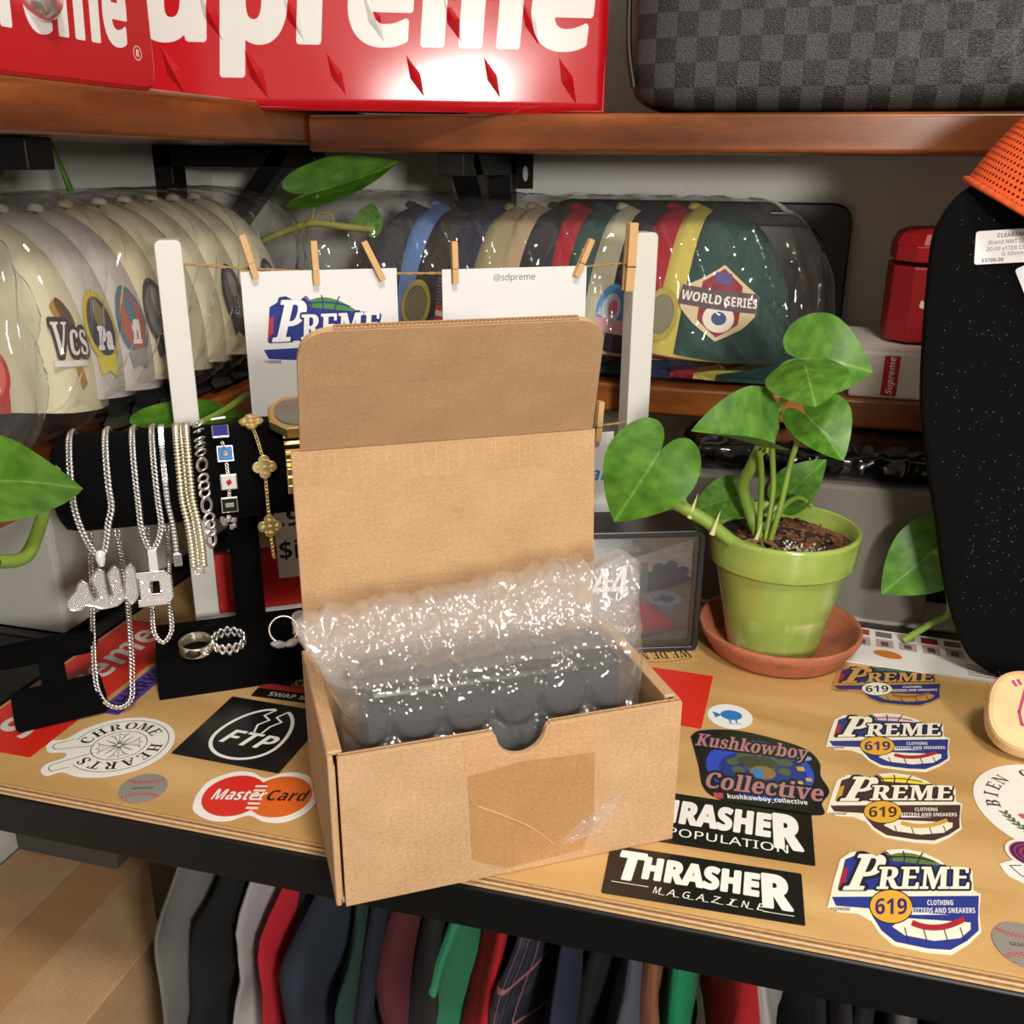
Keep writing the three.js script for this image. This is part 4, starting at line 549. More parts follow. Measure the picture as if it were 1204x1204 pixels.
  patch([[0.069, 0.0655], [0.08, 0.0665], [0.1, 0.069], [0.12, 0.0672], [0.1385, 0.0665], [0.1395, 0.02], [0.133, 0.006], [0.09, 0.004], [0.071, 0.014]], 0.0003, phys(0xf0e2cc, 0.5, { map: T.card, clearcoat: 0.5, clearcoatRoughness: 0.3 }), 'parcel_tape', 'strip of clear parcel tape over darker cardboard');
  patch([[0.068, 0.066], [0.08, 0.067], [0.1, 0.0695], [0.12, 0.0677], [0.1385, 0.067], [0.139, 0.0872], [0.1135, 0.0872], [0.1105, 0.079], [0.1035, 0.0728], [0.0965, 0.0716], [0.088, 0.0748], [0.084, 0.0815], [0.0815, 0.0872], [0.067, 0.0872]], 0.0003, std(0xfffaf2, 0.9, 0, { map: T.card }), 'torn_patch', 'pale torn cardboard fibres');
  obj('tape_crease', tube([[0.074, 0.047, 0.0006], [0.09, 0.037, 0.0009], [0.105, 0.026, 0.0008], [0.117, 0.013, 0.0006]], 0.0003, 30, 5), phys(0xd2ac80, 0.3, { clearcoat: 0.6 }), t);
  obj('loose_tape', surf((a, b) => { const x = 0.118 + 0.026 * a + 0.012 * b, y = 0.012 + 0.024 * b * (0.5 + 0.5 * a) + 0.004 * a; return [x, y, 0.001 + 0.0022 * Math.abs(noise(x * 260 + y * 120, y * 300)) + 0.0006 * noise(x * 700, y * 700)]; }, 40, 40), phys(0xffffff, 0.08, { transmission: 0.9, thickness: 0, ior: 1.5 }), t);
}
// ---------------------------------------------------------------- bubble-wrapped parcel in the box
{
  const t = thing('wrapped_parcel', 'dark parcel in clear bubble wrap standing inside the open box', 'parcel', BP, BY);
  const core = rbox(0.024, 0.164, 0.0045, 0.106, -0.068, -0.026, 0.004); obj('dark_parcel', core, std(0x10131a, 0.35), t);
  const prof = [[0.0165, 0.006], [0.0165, 0.05], [0.017, 0.098], [0.024, 0.1125], [0.04, 0.12], [0.055, 0.133], [0.064, 0.14], [0.071, 0.137], [0.079, 0.118], [0.083, 0.08], [0.083, 0.006]];
  const pc = new THREE.CatmullRomCurve3(prof.map(p => V3(p[0], p[1], 0)), false, 'centripetal'); const LN = pc.getLength();
  const bub = (x, y) => { const p = 0.0265, r = 0.0123; let best = 9; const row = Math.round(y / (p * 0.88)); for (let j = row - 1; j <= row + 1; j++) { const off = (j & 1) ? p / 2 : 0; const i = Math.round((x - off) / p); for (let k = i - 1; k <= i + 1; k++) best = Math.min(best, Math.hypot(x - k * p - off, y - j * p * 0.88)); } return (best < r ? Math.pow(1 - (best / r) ** 4.5, 0.55) : 0) + 0.3 * Math.exp(-(((best - r - 0.0005) / 0.0006) ** 2)); };
  const film = (inset, dents, b0 = 0, b1 = 1, nz = 0) => surf((a, bb) => {
    const b = b0 + (b1 - b0) * bb; const c = pc.getPointAt(b), T = pc.getTangentAt(b); let n = V3(-T.y, T.x, 0); const arc = b * LN; const high = Math.max(0, (c.y - 0.095) / 0.045);
    let u = 0.0105 + a * 0.167; const e = Math.min(a, 1 - a); const pinch = e < 0.07 ? Math.pow(e / 0.07, 0.45) : 1; let o = 0.049 + (c.x - 0.049) * (0.22 + 0.78 * pinch), y = c.y;
    if (y > 0.093) { u += (a - 0.5) * 0.012 * high + (a < 0.12 ? -(0.12 - a) * 0.11 * high : 0); y += (a - 0.45) * 0.014 * high + 0.006 * high * noise(a * 9, 1.7) + 0.0035 * high * noise(a * 31, 4.2); }
    const B = bub(u + 0.006, arc + 0.004); const crush = 1 - 0.45 * Math.min(1, high); let d = dents * (0.0054 * B * crush) + wrinkle(u + nz, arc, inset * 100, (0.0024 + 0.002 * nz) * (0.45 + high) * (1 - 0.8 * Math.min(1, B)), 62) + 0.0016 * (1 - B) * Math.abs(noise(u * 230, arc * 110)) + 0.0002 * noise(u * 260 + arc * 120, arc * 200) + 0.0014 * high * Math.abs(noise(u * 90, arc * 120, 3)) - inset;
    return [u, y + n.y * d, -(o + n.x * d)];
  }, 380, b1 - b0 < 0.9 ? 150 : 360);
  const W = phys(0xffffff, 0.05, { transmission: 0.95, thickness: 0, ior: 1.55 });
  obj('bubble_wrap', film(0, 1), W, t); obj('wrap_fold', film(-0.002, 0.4, 0.36, 0.72, 0.6), W, t); obj('wrap_fold', film(0.004, 0.2, 0.4, 0.68, 1.1), W, t); obj('wrap_lining', film(0.0022, 0), phys(0xffffff, 0.05, { transmission: 0.975, thickness: 0, ior: 1.45 }), t);
}
// ---------------------------------------------------------------- leaves
const HEART = [[0, 1], [0.1, 0.93], [0.25, 0.83], [0.5, 0.715], [0.8, 0.635], [1.15, 0.575], [1.5, 0.525], [1.9, 0.475], [2.25, 0.43], [2.55, 0.365], [2.8, 0.26], [2.98, 0.13], [3.1416, 0.03]];
function heartR(f) { f = Math.abs(f); for (let i = 0; i < HEART.length - 1; i++) if (f <= HEART[i + 1][0] + 1e-9) { const k = (f - HEART[i][0]) / (HEART[i + 1][0] - HEART[i][0]); return HEART[i][1] + (HEART[i + 1][1] - HEART[i][1]) * k; } return 0.03; }
function leafGeo(len, wid, fold = 0.25, droop = 0.2, lobe = 0.22, wave = 0.04) {
  const sx = wid / 1.06, lb = 0.55 + lobe * 1.7;
  const g = surf((a, b) => { const f = (a - 0.5) * 2 * 3.1; const r = heartR(f) * b; let x = r * Math.sin(f) * sx, y = r * Math.cos(f) * len; if (y < 0) y *= lb; const s = y / len; const z = fold * Math.abs(x) - droop * len * Math.max(0, s) * Math.max(0, s) + wave * len * Math.sin(s * 6 + f) * b * b * 0.35; return [x, y, z]; }, 56, 10);
  const p = g.attributes.position, u = g.attributes.uv; for (let i = 0; i < p.count; i++) u.setXY(i, p.getX(i) / wid + 0.5, (p.getY(i) / len + 0.4) / 1.4); return g;
}
function leafAt(parent, base, tip, wid, nrm, o = {}, mat = M.leaf) {
  const B = V3(...base), Tp = V3(...tip), d = Tp.clone().sub(B), L = d.length(); d.normalize(); const N = V3(...nrm); N.addScaledVector(d, -N.dot(d)).normalize(); const X = new THREE.Vector3().crossVectors(d, N);
  const dr = o.droop ?? 0.15; const g = leafGeo(L, wid, o.fold ?? 0.25, dr, o.lobe ?? 0.22, o.wave ?? 0.05);
  // keep the tip on target despite the droop
  const p = g.attributes.position; for (let i = 0; i < p.count; i++) p.setZ(i, p.getZ(i) + dr * L * (p.getY(i) / L)); g.computeVertexNormals();
  g.applyMatrix4(new THREE.Matrix4().makeBasis(X, d, N).setPosition(B)); return obj('leaf', g, mat, parent);
}
{
  const s = thing('terracotta_saucer', 'weathered terracotta saucer under the green flower pot', 'saucer', [0.025, 0.0004, -0.722]);
  const terra = dataTex(256, 256, (u, v) => { const n = tn(u, v, 7, 7, 4), m = tn(u, v, 22, 22, 3); const k = Math.max(0, n * 1.4 + m * 0.5); return [176 - 60 * k + m * 16, 104 - 24 * k + m * 14, 72 - 14 * k + m * 12]; }); terra.repeat.set(4, 1);
  obj('dish', lathe([[0, 0], [0.05, 0], [0.0525, 0.003], [0.06, 0.015], [0.0622, 0.019], [0.0618, 0.0225], [0.0595, 0.0228], [0.057, 0.019], [0.05, 0.006], [0.045, 0.0048], [0, 0.0048]], 64), std(0xffffff, 0.85, 0, { map: terra }), s);
  const t = thing('potted_plant', 'pothos plant with heart-shaped leaves in a glazed green pot', 'plant', [0.0205, 0.0053, -0.722]);
  const glaze = dataTex(256, 256, (u, v) => { const n = tn(u, v, 8, 14, 4), m = tn(u, v, 40, 20, 2); const lo = v > 0.14 && v < 0.205 ? Math.max(0, tn(u, v, 16, 30, 3) * 2.4 - 0.1) * 1 : 0; return [152 + n * 24 + m * 8 + lo * 70, 174 + n * 18 + m * 8 + lo * 44, 84 + n * 22 + lo * 90]; });
  const pr = [[0.0, 0], [0.034, 0], [0.0352, 0.0015], [0.0492, 0.0685], [0.0502, 0.0705], [0.0535, 0.0712], [0.0543, 0.073], [0.0566, 0.0945], [0.0563, 0.0975], [0.0545, 0.0982], [0.0525, 0.097], [0.051, 0.085], [0.05, 0.082]];
  obj('pot', lathe(pr, 72), phys(0xffffff, 0.22, { map: glaze, clearcoat: 0.6, clearcoatRoughness: 0.1 }), t);
  const soilT = dataTex(256, 256, (u, v) => { const n = tn(u, v, 14, 14, 4), m = tn(u, v, 5, 5, 3); const k = m > 0.02 ? 1 : 0; return k ? [120 + n * 110, 74 + n * 80, 46 + n * 60] : [42 + n * 60, 30 + n * 44, 24 + n * 36]; });
  obj('soil', surf((a, b) => { const r = 0.0515 * b, th = a * Math.PI * 2; return [r * Math.cos(th), 0.0855 + 0.004 * fbm(r * Math.cos(th) * 60, r * Math.sin(th) * 60, 1) + 0.003 * (1 - b), r * Math.sin(th)]; }, 64, 24, [1, 1]), std(0xffffff, 1, 0, { map: soilT }), t);
  const peb = []; for (let i = 0; i < 120; i++) { const r = 0.047 * Math.sqrt(rnd()), a = rnd(0, 7); peb.push(new THREE.IcosahedronGeometry(rnd(0.0007, 0.0022), 0).scale(1, 0.7, 1).translate(r * Math.cos(a), 0.0885 + rnd(-0.001, 0.001), r * Math.sin(a))); } obj('soil_bits', peb, std(0x6a4a30, 1), t).userData.kind = 'stuff';
  const pw = []; for (let i = 0; i < 60; i++) pw.push(new THREE.IcosahedronGeometry(rnd(0.0005, 0.0012), 0).translate(0.012 + rnd(-0.012, 0.018), 0.0893 + rnd(0, 0.001), 0.025 + rnd(-0.012, 0.012))); obj('perlite', pw, std(0xc8c8c4, 0.9), t).userData.kind = 'stuff';
  const ox = 0.0205, oy = 0.0053, oz = -0.722, W = (x, y, z) => [x - ox, y - oy, z - oz];
  // vine and petioles (positions in room coordinates)
  obj('vine', tube([W(0.006, 0.09, -0.695), W(-0.012, 0.098, -0.685), W(-0.034, 0.115, -0.68), W(-0.06, 0.128, -0.68)], 0.0048, 28, 10), M.stem, t);
  obj('vine', tube([W(0.004, 0.09, -0.72), W(-0.006, 0.112, -0.722), W(-0.012, 0.132, -0.72), W(-0.007, 0.15, -0.712), W(-0.002, 0.166, -0.705)], 0.0044, 24, 10), M.stem, t);
  const petiole = (...p) => obj('petiole', tube(p.map(q => W(...q)), 0.0021, 24, 8), M.stem, t);
  petiole([0.003, 0.09, -0.712], [0.002, 0.12, -0.715], [0.0, 0.15, -0.705], [-0.003, 0.17, -0.69]);
  petiole([0.008, 0.09, -0.715], [0.01, 0.13, -0.72], [0.006, 0.17, -0.718], [0.009, 0.195, -0.712], [0.018, 0.214, -0.705]);
  petiole([0.011, 0.09, -0.712], [0.016, 0.12, -0.71], [0.021, 0.16, -0.712], [0.028, 0.188, -0.714]);
  petiole([0.002, 0.16, -0.715], [0.006, 0.185, -0.725], [0.013, 0.205, -0.735], [0.022, 0.222, -0.74]);
  petiole([0.0, 0.09, -0.73], [0.03, 0.112, -0.765], [0.043, 0.1, -0.775], [0.024, 0.108, -0.778]);
  petiole([-0.05, 0.124, -0.68], [-0.055, 0.138, -0.678], [-0.061, 0.15, -0.675], [-0.066, 0.162, -0.67]);
  const sh = (b, e) => obj('shoot', new THREE.ConeGeometry(0.0022, 0.02, 8).translate(0, 0.01, 0).rotateZ(-0.25).translate(...W(...b)), std(0xc8c890, 0.6), t); sh([-0.047, 0.118, -0.677]); sh([-0.03, 0.108, -0.674]); sh([0.0, 0.092, -0.703]);
  const roots = []; for (let i = 0; i < 7; i++) roots.push(tube([W(0.004, 0.095, -0.708), W(0.004 + rnd(-0.014, 0.014), 0.096, -0.7 + rnd(0, 0.016)), W(0.004 + rnd(-0.03, 0.03), 0.0895, -0.69 + rnd(-0.01, 0.02))], 0.0012, 12, 6)); obj('roots', roots, std(0x7a6440, 0.9), t);
  const N = (x, y, z) => [x, y, z];
  leafAt(t, W(-0.071, 0.167, -0.668), W(-0.1, 0.1135, -0.665), 0.067, N(0.25, 0.25, 1), { fold: 0.12, droop: 0.12, lobe: 0.32 });
  leafAt(t, W(-0.003, 0.172, -0.69), W(-0.05, 0.184, -0.672), 0.06, N(0.35, 0.9, 0.35), { fold: 0.9, droop: 0.1, lobe: 0.16 });
  leafAt(t, W(0.02, 0.226, -0.742), W(0.071, 0.2195, -0.74), 0.068, N(-0.05, 0.5, 0.8), { fold: 0.2, droop: 0.35, lobe: 0.25 });
  leafAt(t, W(0.0225, 0.228, -0.702), W(0.031, 0.2085, -0.665), 0.056, N(-0.15, 0.9, 0.5), { fold: -0.25, droop: 0.3, lobe: 0.3 });
  leafAt(t, W(0.028, 0.19, -0.714), W(0.0555, 0.163, -0.7), 0.05, N(0.25, 0.6, 0.7), { fold: 0.4, droop: 0.2, lobe: 0.25 });
  leafAt(t, W(0.022, 0.108, -0.778), W(0.049, 0.14, -0.782), 0.036, N(-0.3, 0.3, 0.9), { fold: 0.2 });
  leafAt(t, W(-0.016, 0.116, -0.742), W(-0.05, 0.104, -0.73), 0.036, N(0, 0.6, 0.8), { fold: 0.15 });
}
// ---------------------------------------------------------------- trailing vines around the shelves
{
  const t = thing('pothos_vine', 'yellowed pothos vine with dark leaves trailing across the wall corner', 'plant');
  obj('stem', tube([[-0.535, 0.268, -0.9], [-0.5, 0.283, -0.9], [-0.466, 0.296, -0.9], [-0.44, 0.303, -0.9], [-0.41, 0.3, -0.905], [-0.385, 0.297, -0.92]], 0.0035, 40, 8), M.vine, t);
  obj('petiole', tube([[-0.442, 0.303, -0.9], [-0.44, 0.315, -0.903], [-0.4385, 0.328, -0.91]], 0.0018, 12, 8), M.vine, t); obj('petiole', tube([[-0.44, 0.302, -0.9], [-0.43, 0.313, -0.9], [-0.42, 0.31, -0.9], [-0.42, 0.3, -0.902]], 0.0014, 20, 8), M.vine, t);
  leafAt(t, [-0.447, 0.33, -0.915], [-0.362, 0.36, -0.93], 0.05, [-0.35, 0.35, 0.85], { fold: 0.5, droop: -0.15, lobe: 0.2 }); leafAt(t, [-0.392, 0.298, -0.918], [-0.388, 0.322, -0.925], 0.03, [0.1, 0.1, 1], { fold: 0.1 });
}
{
  const t = thing('pothos_vine', 'pothos vine with broad glossy leaves trailing over the side shelf edge', 'plant');
  obj('stem', tube([[-0.425, 0.139, -0.43], [-0.425, 0.133, -0.452], [-0.432, 0.142, -0.475], [-0.438, 0.165, -0.5], [-0.448, 0.174, -0.53]], 0.0042, 30, 8), M.stem, t);
  leafAt(t, [-0.44, 0.19, -0.415], [-0.42, 0.1605, -0.506], 0.06, [0.75, 0.6, 0.15], { fold: 0.2, droop: 0.25, lobe: 0.2 });
  leafAt(t, [-0.444, 0.168, -0.63], [-0.44, 0.15, -0.75], 0.036, [0.9, 0.35, 0.1], { fold: 0.15, droop: 0.1 });
  leafAt(t, [-0.47, 0.13, -0.66], [-0.46, 0.075, -0.7], 0.045, [0.8, 0.1, 0.4], { fold: 0.15 });
  obj('stem', tube([[-0.44, 0.16, -0.62], [-0.425, 0.168, -0.68], [-0.428, 0.172, -0.73]], 0.003, 16, 8), M.stem, t);
  const sp = new THREE.ConeGeometry(0.0028, 0.05, 6).rotateZ(0.3).translate(-0.575, 0.36, -0.72); obj('dry_tip', sp, M.leaf, t);
}
{
  const t = thing('pothos_vine', 'dark pothos leaf on a stem in the shade behind the black felt board', 'plant', [0, 0, 0]);
  obj('stem', tube([[0.122, 0.004, -0.755], [0.14, 0.02, -0.757], [0.152, 0.03, -0.758], [0.146, 0.058, -0.758], [0.135, 0.082, -0.76]], 0.0028, 30, 8), M.stem, t);
  leafAt(t, [0.138, 0.084, -0.76], [0.1, 0.043, -0.752], 0.056, [-0.2, 0.2, 1], { fold: 0.12, droop: 0.1, lobe: 0.3 });
}
// ---------------------------------------------------------------- clear-front case, hat brush, small T stand, pale case
{
  const t = thing('display_case', 'black display case with a clear front and large white digits', 'display case', [-0.036, 0.0004, -0.7], 20 * D2R);
  const W = 0.13, H = 0.1, Dp = 0.045;
  const s = rrect(-W, 0, 0, H, 0.007); const hole = new THREE.Path(); const i = 0.0035; hole.moveTo(-W + i, i); hole.lineTo(-W + i, H - i); hole.lineTo(-i, H - i); hole.lineTo(-i, i); s.holes.push(hole);
  obj('shell', extr(s, Dp, 0.0008, 6).translate(0, 0, -Dp), std(0x101012, 0.3), t);
  const tx = canvasTex(1040, 800, (x, w, h) => {
    x.fillStyle = '#2b2b2c'; x.fillRect(0, 0, w, h); x.fillStyle = '#57524c'; x.beginPath(); x.moveTo(w * 0.45, 240); x.lineTo(w, 60); x.lineTo(w, 400); x.lineTo(w * 0.6, 470); x.fill(); x.fillStyle = '#141416'; x.beginPath(); x.arc(870, 370, 130, 0, 7); x.fill(); for (let k = 0; k < 9; k++) { x.beginPath(); x.arc(870 + 125 * Math.cos(k * 0.7), 370 + 115 * Math.sin(k * 0.7), 42, 0, 7); x.fill(); }
    x.fillStyle = '#38393d'; x.fillRect(440, 220, 300, 330); x.fillStyle = '#e4e6e8'; x.font = 'bold 300px sans-serif'; x.textAlign = 'right'; x.fillText('1944', 618, 470, 480); x.fillStyle = '#5c1a20'; x.beginPath(); x.moveTo(300, 740); x.lineTo(620, 520); x.lineTo(720, 520); x.lineTo(950, 690); x.lineTo(600, 740); x.fill(); x.fillStyle = '#d8d4d0'; x.font = 'italic bold 66px sans-serif'; x.fillText('Play!', 668, 725); x.fillStyle = '#2c3c50'; x.beginPath(); x.ellipse(880, 560, 50, 30, 0, 0, 7); x.fill();
  });
  const g = new THREE.PlaneGeometry(W - 0.007, H - 0.007).translate(-W / 2, H / 2, -0.012); obj('printed_insert', g, std(0xffffff, 0.6, 0, { map: tx }), t);
  obj('back', box(-W + 0.003, -0.003, 0.003, H - 0.003, -Dp, -Dp + 0.002), std(0x0c0c0d, 0.5), t);
  obj('clear_front', rbox(-W + 0.002, -0.002, 0.002, H - 0.002, -0.001, 0.0002, 0.0005), phys(0xffffff, 0.05, { transmission: 1, thickness: 0 }), t);
}
{
  const t = thing('hat_brush', 'wooden hat brush with magenta writing leaning against the black felt board', 'brush', [0.2195, 0.0008, -0.614], -8 * D2R);
  const g0 = new THREE.Group();
  const s = rrect(-0.06, 0.06, 0, 0.048, 0.022); const wt = woodTex([214, 172, 122], [236, 202, 158], 5, 512, 512); wt.repeat.set(9, 9);
  const body = extr(s, 0.012, 0.0035, 10); uvm2(body); const tl = g => { g.rotateX(-0.85); g.translate(0, 0.0045, 0.014); return g; }; obj('handle', tl(body), std(0xffffff, 0.6, 0, { map: wt }), t);
  const ink = std(0xa83470, 0.7); const st = (pts, w = 0.0011) => { const q = []; for (let i = 0; i < pts.length - 1; i++) { const [a, b] = [pts[i], pts[i + 1]]; const L = Math.hypot(b[0] - a[0], b[1] - a[1]); const r = new THREE.BoxGeometry(L + w, w * 1.6, 0.0003); r.rotateZ(Math.atan2(b[1] - a[1], b[0] - a[0])); r.translate((a[0] + b[0]) / 2, (a[1] + b[1]) / 2, 0.0157); q.push(r); } return q; };
  const mv = a => a; const glyph = [...st([[-0.0285, 0.037], [-0.031, 0.021], [-0.029, 0.013], [-0.02, 0.012], [-0.017, 0.02], [-0.018, 0.024]]), ...st([[-0.0285, 0.037], [-0.012, 0.038]]), ...st([[-0.022, 0.031], [-0.012, 0.032]]), ...st([[-0.022, 0.025], [-0.012, 0.0255]]), ...st([[-0.036, 0.041], [-0.034, 0.0385]]), ...st([[-0.033, 0.0425], [-0.0315, 0.04]])];
  glyph.forEach(q => q.translate(-0.014, 0, 0)); obj('writing', glyph.map(tl), ink, t);
  const br = []; for (let i = 0; i < 900; i++) { const x = rnd(-0.054, 0.054), y = rnd(0.008, 0.046); const L = rnd(0.018, 0.026); const c = new THREE.CylinderGeometry(0.00012, 0.00028, L, 4); c.translate(0, L / 2, 0); c.rotateX(-Math.PI / 2 + rnd(0.0, 0.5)); c.rotateY(rnd(-0.3, 0.3) + x * 6); c.translate(x, y, -0.0005); br.push(tl(c)); } for (let i = 0; i < 380; i++) { const x = rnd(-0.056, 0.054), L = rnd(0.014, 0.024); const c = new THREE.CylinderGeometry(0.00012, 0.0003, L, 4); c.translate(0, L / 2, 0); c.rotateX(rnd(-0.9, -0.1)); c.rotateZ(rnd(-0.35, 0.35) - x * 7); c.translate(x, rnd(0.034, 0.045) - Math.max(0, Math.abs(x) - 0.04) * 1.1, -0.002); br.push(tl(c)); } obj('bristles', br, std(0x5a5048, 0.7), t).userData.kind = 'stuff';
}
{
  const t = thing('ring_stand', 'small black velvet T-shaped ring stand lying by the red sticker strip', 'jewellery stand', [-0.459, 0.0006, -0.4555], 44 * D2R);
  obj('base', rbox(0, 0.058, 0, 0.017, -0.034, 0, 0.004), M.velvet, t);
  const p = rbox(-0.008, 0.008, 0, 0.03, -0.007, 0.007, 0.003); p.rotateX(-0.35); p.translate(0.028, 0.014, -0.018); obj('post', p, M.velvet, t);
  const b = new THREE.CapsuleGeometry(0.0085, 0.05, 6, 16); b.rotateZ(Math.PI / 2); b.translate(0.026, 0.043, -0.031); obj('bar', b, M.velvet, t);
}
{
  const t = thing('leather_case', 'pale grey leather case on a black plinth beside the workbench', 'case', [-0.64, 0.005, -0.585]);
  const s = new THREE.Shape(); s.moveTo(0.002, 0); s.lineTo(0.33, 0); s.lineTo(0.33, 0.04); s.quadraticCurveTo(0.2, 0.042, 0.12, 0.052); s.quadraticCurveTo(0.06, 0.07, 0.05, 0.115); s.quadraticCurveTo(0.048, 0.13, 0.03, 0.133); s.lineTo(0.008, 0.133); s.quadraticCurveTo(0, 0.133, 0, 0.125); s.lineTo(0.002, 0);
  const g = extr(s, 0.112, 0.004, 10); g.rotateY(Math.PI / 2); g.translate(0.005, 0.0045, 0); const gr = grey(256, 256, (u, v) => 0.5 + 0.9 * Math.abs(tn(u, v, 30, 30, 3)), [8, 8]); obj('body', uvm(g), phys(0xbcbdb4, 0.5, { bumpMap: gr, bumpScale: 0.0008 }), t);
  const p = thing('plinth', 'black glossy plinth under the pale leather case', 'plinth', [-0.643, 0, -0.58]); obj('slab', rbox(0, 0.122, -0.06, 0.0045, -0.4, 0.01, 0.003), phys(0x0d0d0e, 0.2), p); obj('foot', rbox(0.004, 0.112, -0.249, -0.06, -0.4, -0.03, 0.003), std(0x4c4a46, 0.8), p);
}
// ---------------------------------------------------------------- stickers on the table
function sticker(name, label, x, z, w, h, rot, outline, draw, o = {}) {
  // outline: unit points (0..1, y down) or 'rect' / 'ellipse'
  let s; if (outline === 'rect') s = rrect(-w / 2, w / 2, -h / 2, h / 2, o.r ?? 0.001); else if (outline === 'ellipse') { s = new THREE.Shape(); s.absellipse(0, 0, w / 2, h / 2, 0, Math.PI * 2); } else { s = new THREE.Shape(); const P = outline.map(p => new THREE.Vector2((p[0] - 0.5) * w, (0.5 - p[1]) * h)); s.moveTo(P[0].x, P[0].y); s.splineThru([...P.slice(1), P[0]]); if (o.straight) s = new THREE.Shape(P); }
  const g = extr(s, 0.00025, 0, 24), p = g.attributes.position, u = g.attributes.uv; for (let i = 0; i < p.count; i++) u.setXY(i, p.getX(i) / w + 0.5, p.getY(i) / h + 0.5); if (o.shear) for (let i = 0; i < p.count; i++) p.setX(i, p.getX(i) + o.shear * p.getY(i));
  g.rotateX(-Math.PI / 2);
  const W = o.px || 512, tex = canvasTex(W, Math.round(W * h / w), (c, ww, hh) => draw(c, ww, hh));
  const m = obj(name, g, phys(0xffffff, o.rough ?? 0.35, { map: tex, clearcoat: 0.25, clearcoatRoughness: 0.3 })); m.position.set(x, o.y ?? 0.0003, z); m.rotation.y = rot * D2R; return tag(m, label, 'sticker', 'stickers on the table');
}
const unit = P => P.map(q => [(q[0] - 666) / 430, (q[1] - 405) / 290]);
const logoSticker = (label, x, z, w, h, rot, c, shear) => sticker('logo_sticker', label, x, z, w, h, rot, unit(LOGO), (k, W, H) => drawLogo(k, W, H, c), { straight: true, px: 640, shear });
logoSticker('blue lettered logo sticker with an olive green dome on the table edge', 0.093, -0.4515, 0.08, 0.078, 15.5, LC, 0.385);
logoSticker('brown lettered logo sticker with a yellow dome', 0.0955, -0.532, 0.081, 0.068, 15.5, { ...LC, main: '#4c3433', line: '#3a2c2a', dome: '#f0d848', accent: '#c89a3c', swag: '#d0a04a', num: '#4c3433' }, 0.379);
logoSticker('blue lettered logo sticker with a pink dome', 0.098, -0.605, 0.083, 0.07, 16.5, { ...LC, dome: '#e6bcc4', main: '#323a82' }, 0.372);
logoSticker('blue and tan lettered logo sticker with a green dome by the saucer', 0.1035, -0.6825, 0.082, 0.061, 17, { ...LC, edge: '#b58a4c', text: '#c89a58', dome: '#4f7a58', disc: '#e8e4da', num: '#2a2a34', swag: '#a05a30', main: '#2f3372' }, 0.37);
const slabText = (x, w, h, big, small, sf) => { x.fillStyle = '#121213'; x.fillRect(0, 0, w, h); x.fillStyle = '#ecebe8'; x.strokeStyle = '#ecebe8'; fit(x, 'T', w * 0.045, h * 0.1, w * 0.135, h * 0.56, 'bold', 'sans-serif', 7, 0.1); fit(x, 'HRASHE', w * 0.18, h * 0.16, w * 0.605, h * 0.42, 'bold', 'sans-serif', 9, 0.04); fit(x, 'R', w * 0.785, h * 0.13, w * 0.155, h * 0.62, 'bold', 'sans-serif', 8, -0.02); if (sf) fit(x, small, w * 0.06, h * 0.7, w * 0.82, h * 0.15, ''); else { small.split('').forEach((c, i) => fit(x, c, w * (0.25 + i * 0.073), h * 0.72, w * 0.042, h * 0.13, 'italic')); x.fillRect(w * 0.04, h * 0.74, w * 0.19, 5); x.fillRect(w * 0.8, h * 0.855, w * 0.15, 5); for (let i = 0; i < 8; i++) x.fillRect(w * (0.285 + i * 0.073), h * 0.85, w * 0.03, 4); } };
sticker('lettered_sticker', 'black sticker with white block lettering nearest the table edge', -0.0095, -0.4345, 0.103, 0.039, 2.2, 'rect', (x, w, h) => slabText(x, w, h, 'THRASHER', 'MAGAZINE', 0), { px: 1024, rough: 0.28 });
sticker('lettered_sticker', 'black sticker with white block lettering under the round cartoon sticker', -0.006, -0.4865, 0.108, 0.047, 1.5, 'rect', (x, w, h) => slabText(x, w, h, 'THRASHER', 'THEPOPULATION', 1), { px: 1024, rough: 0.28 });
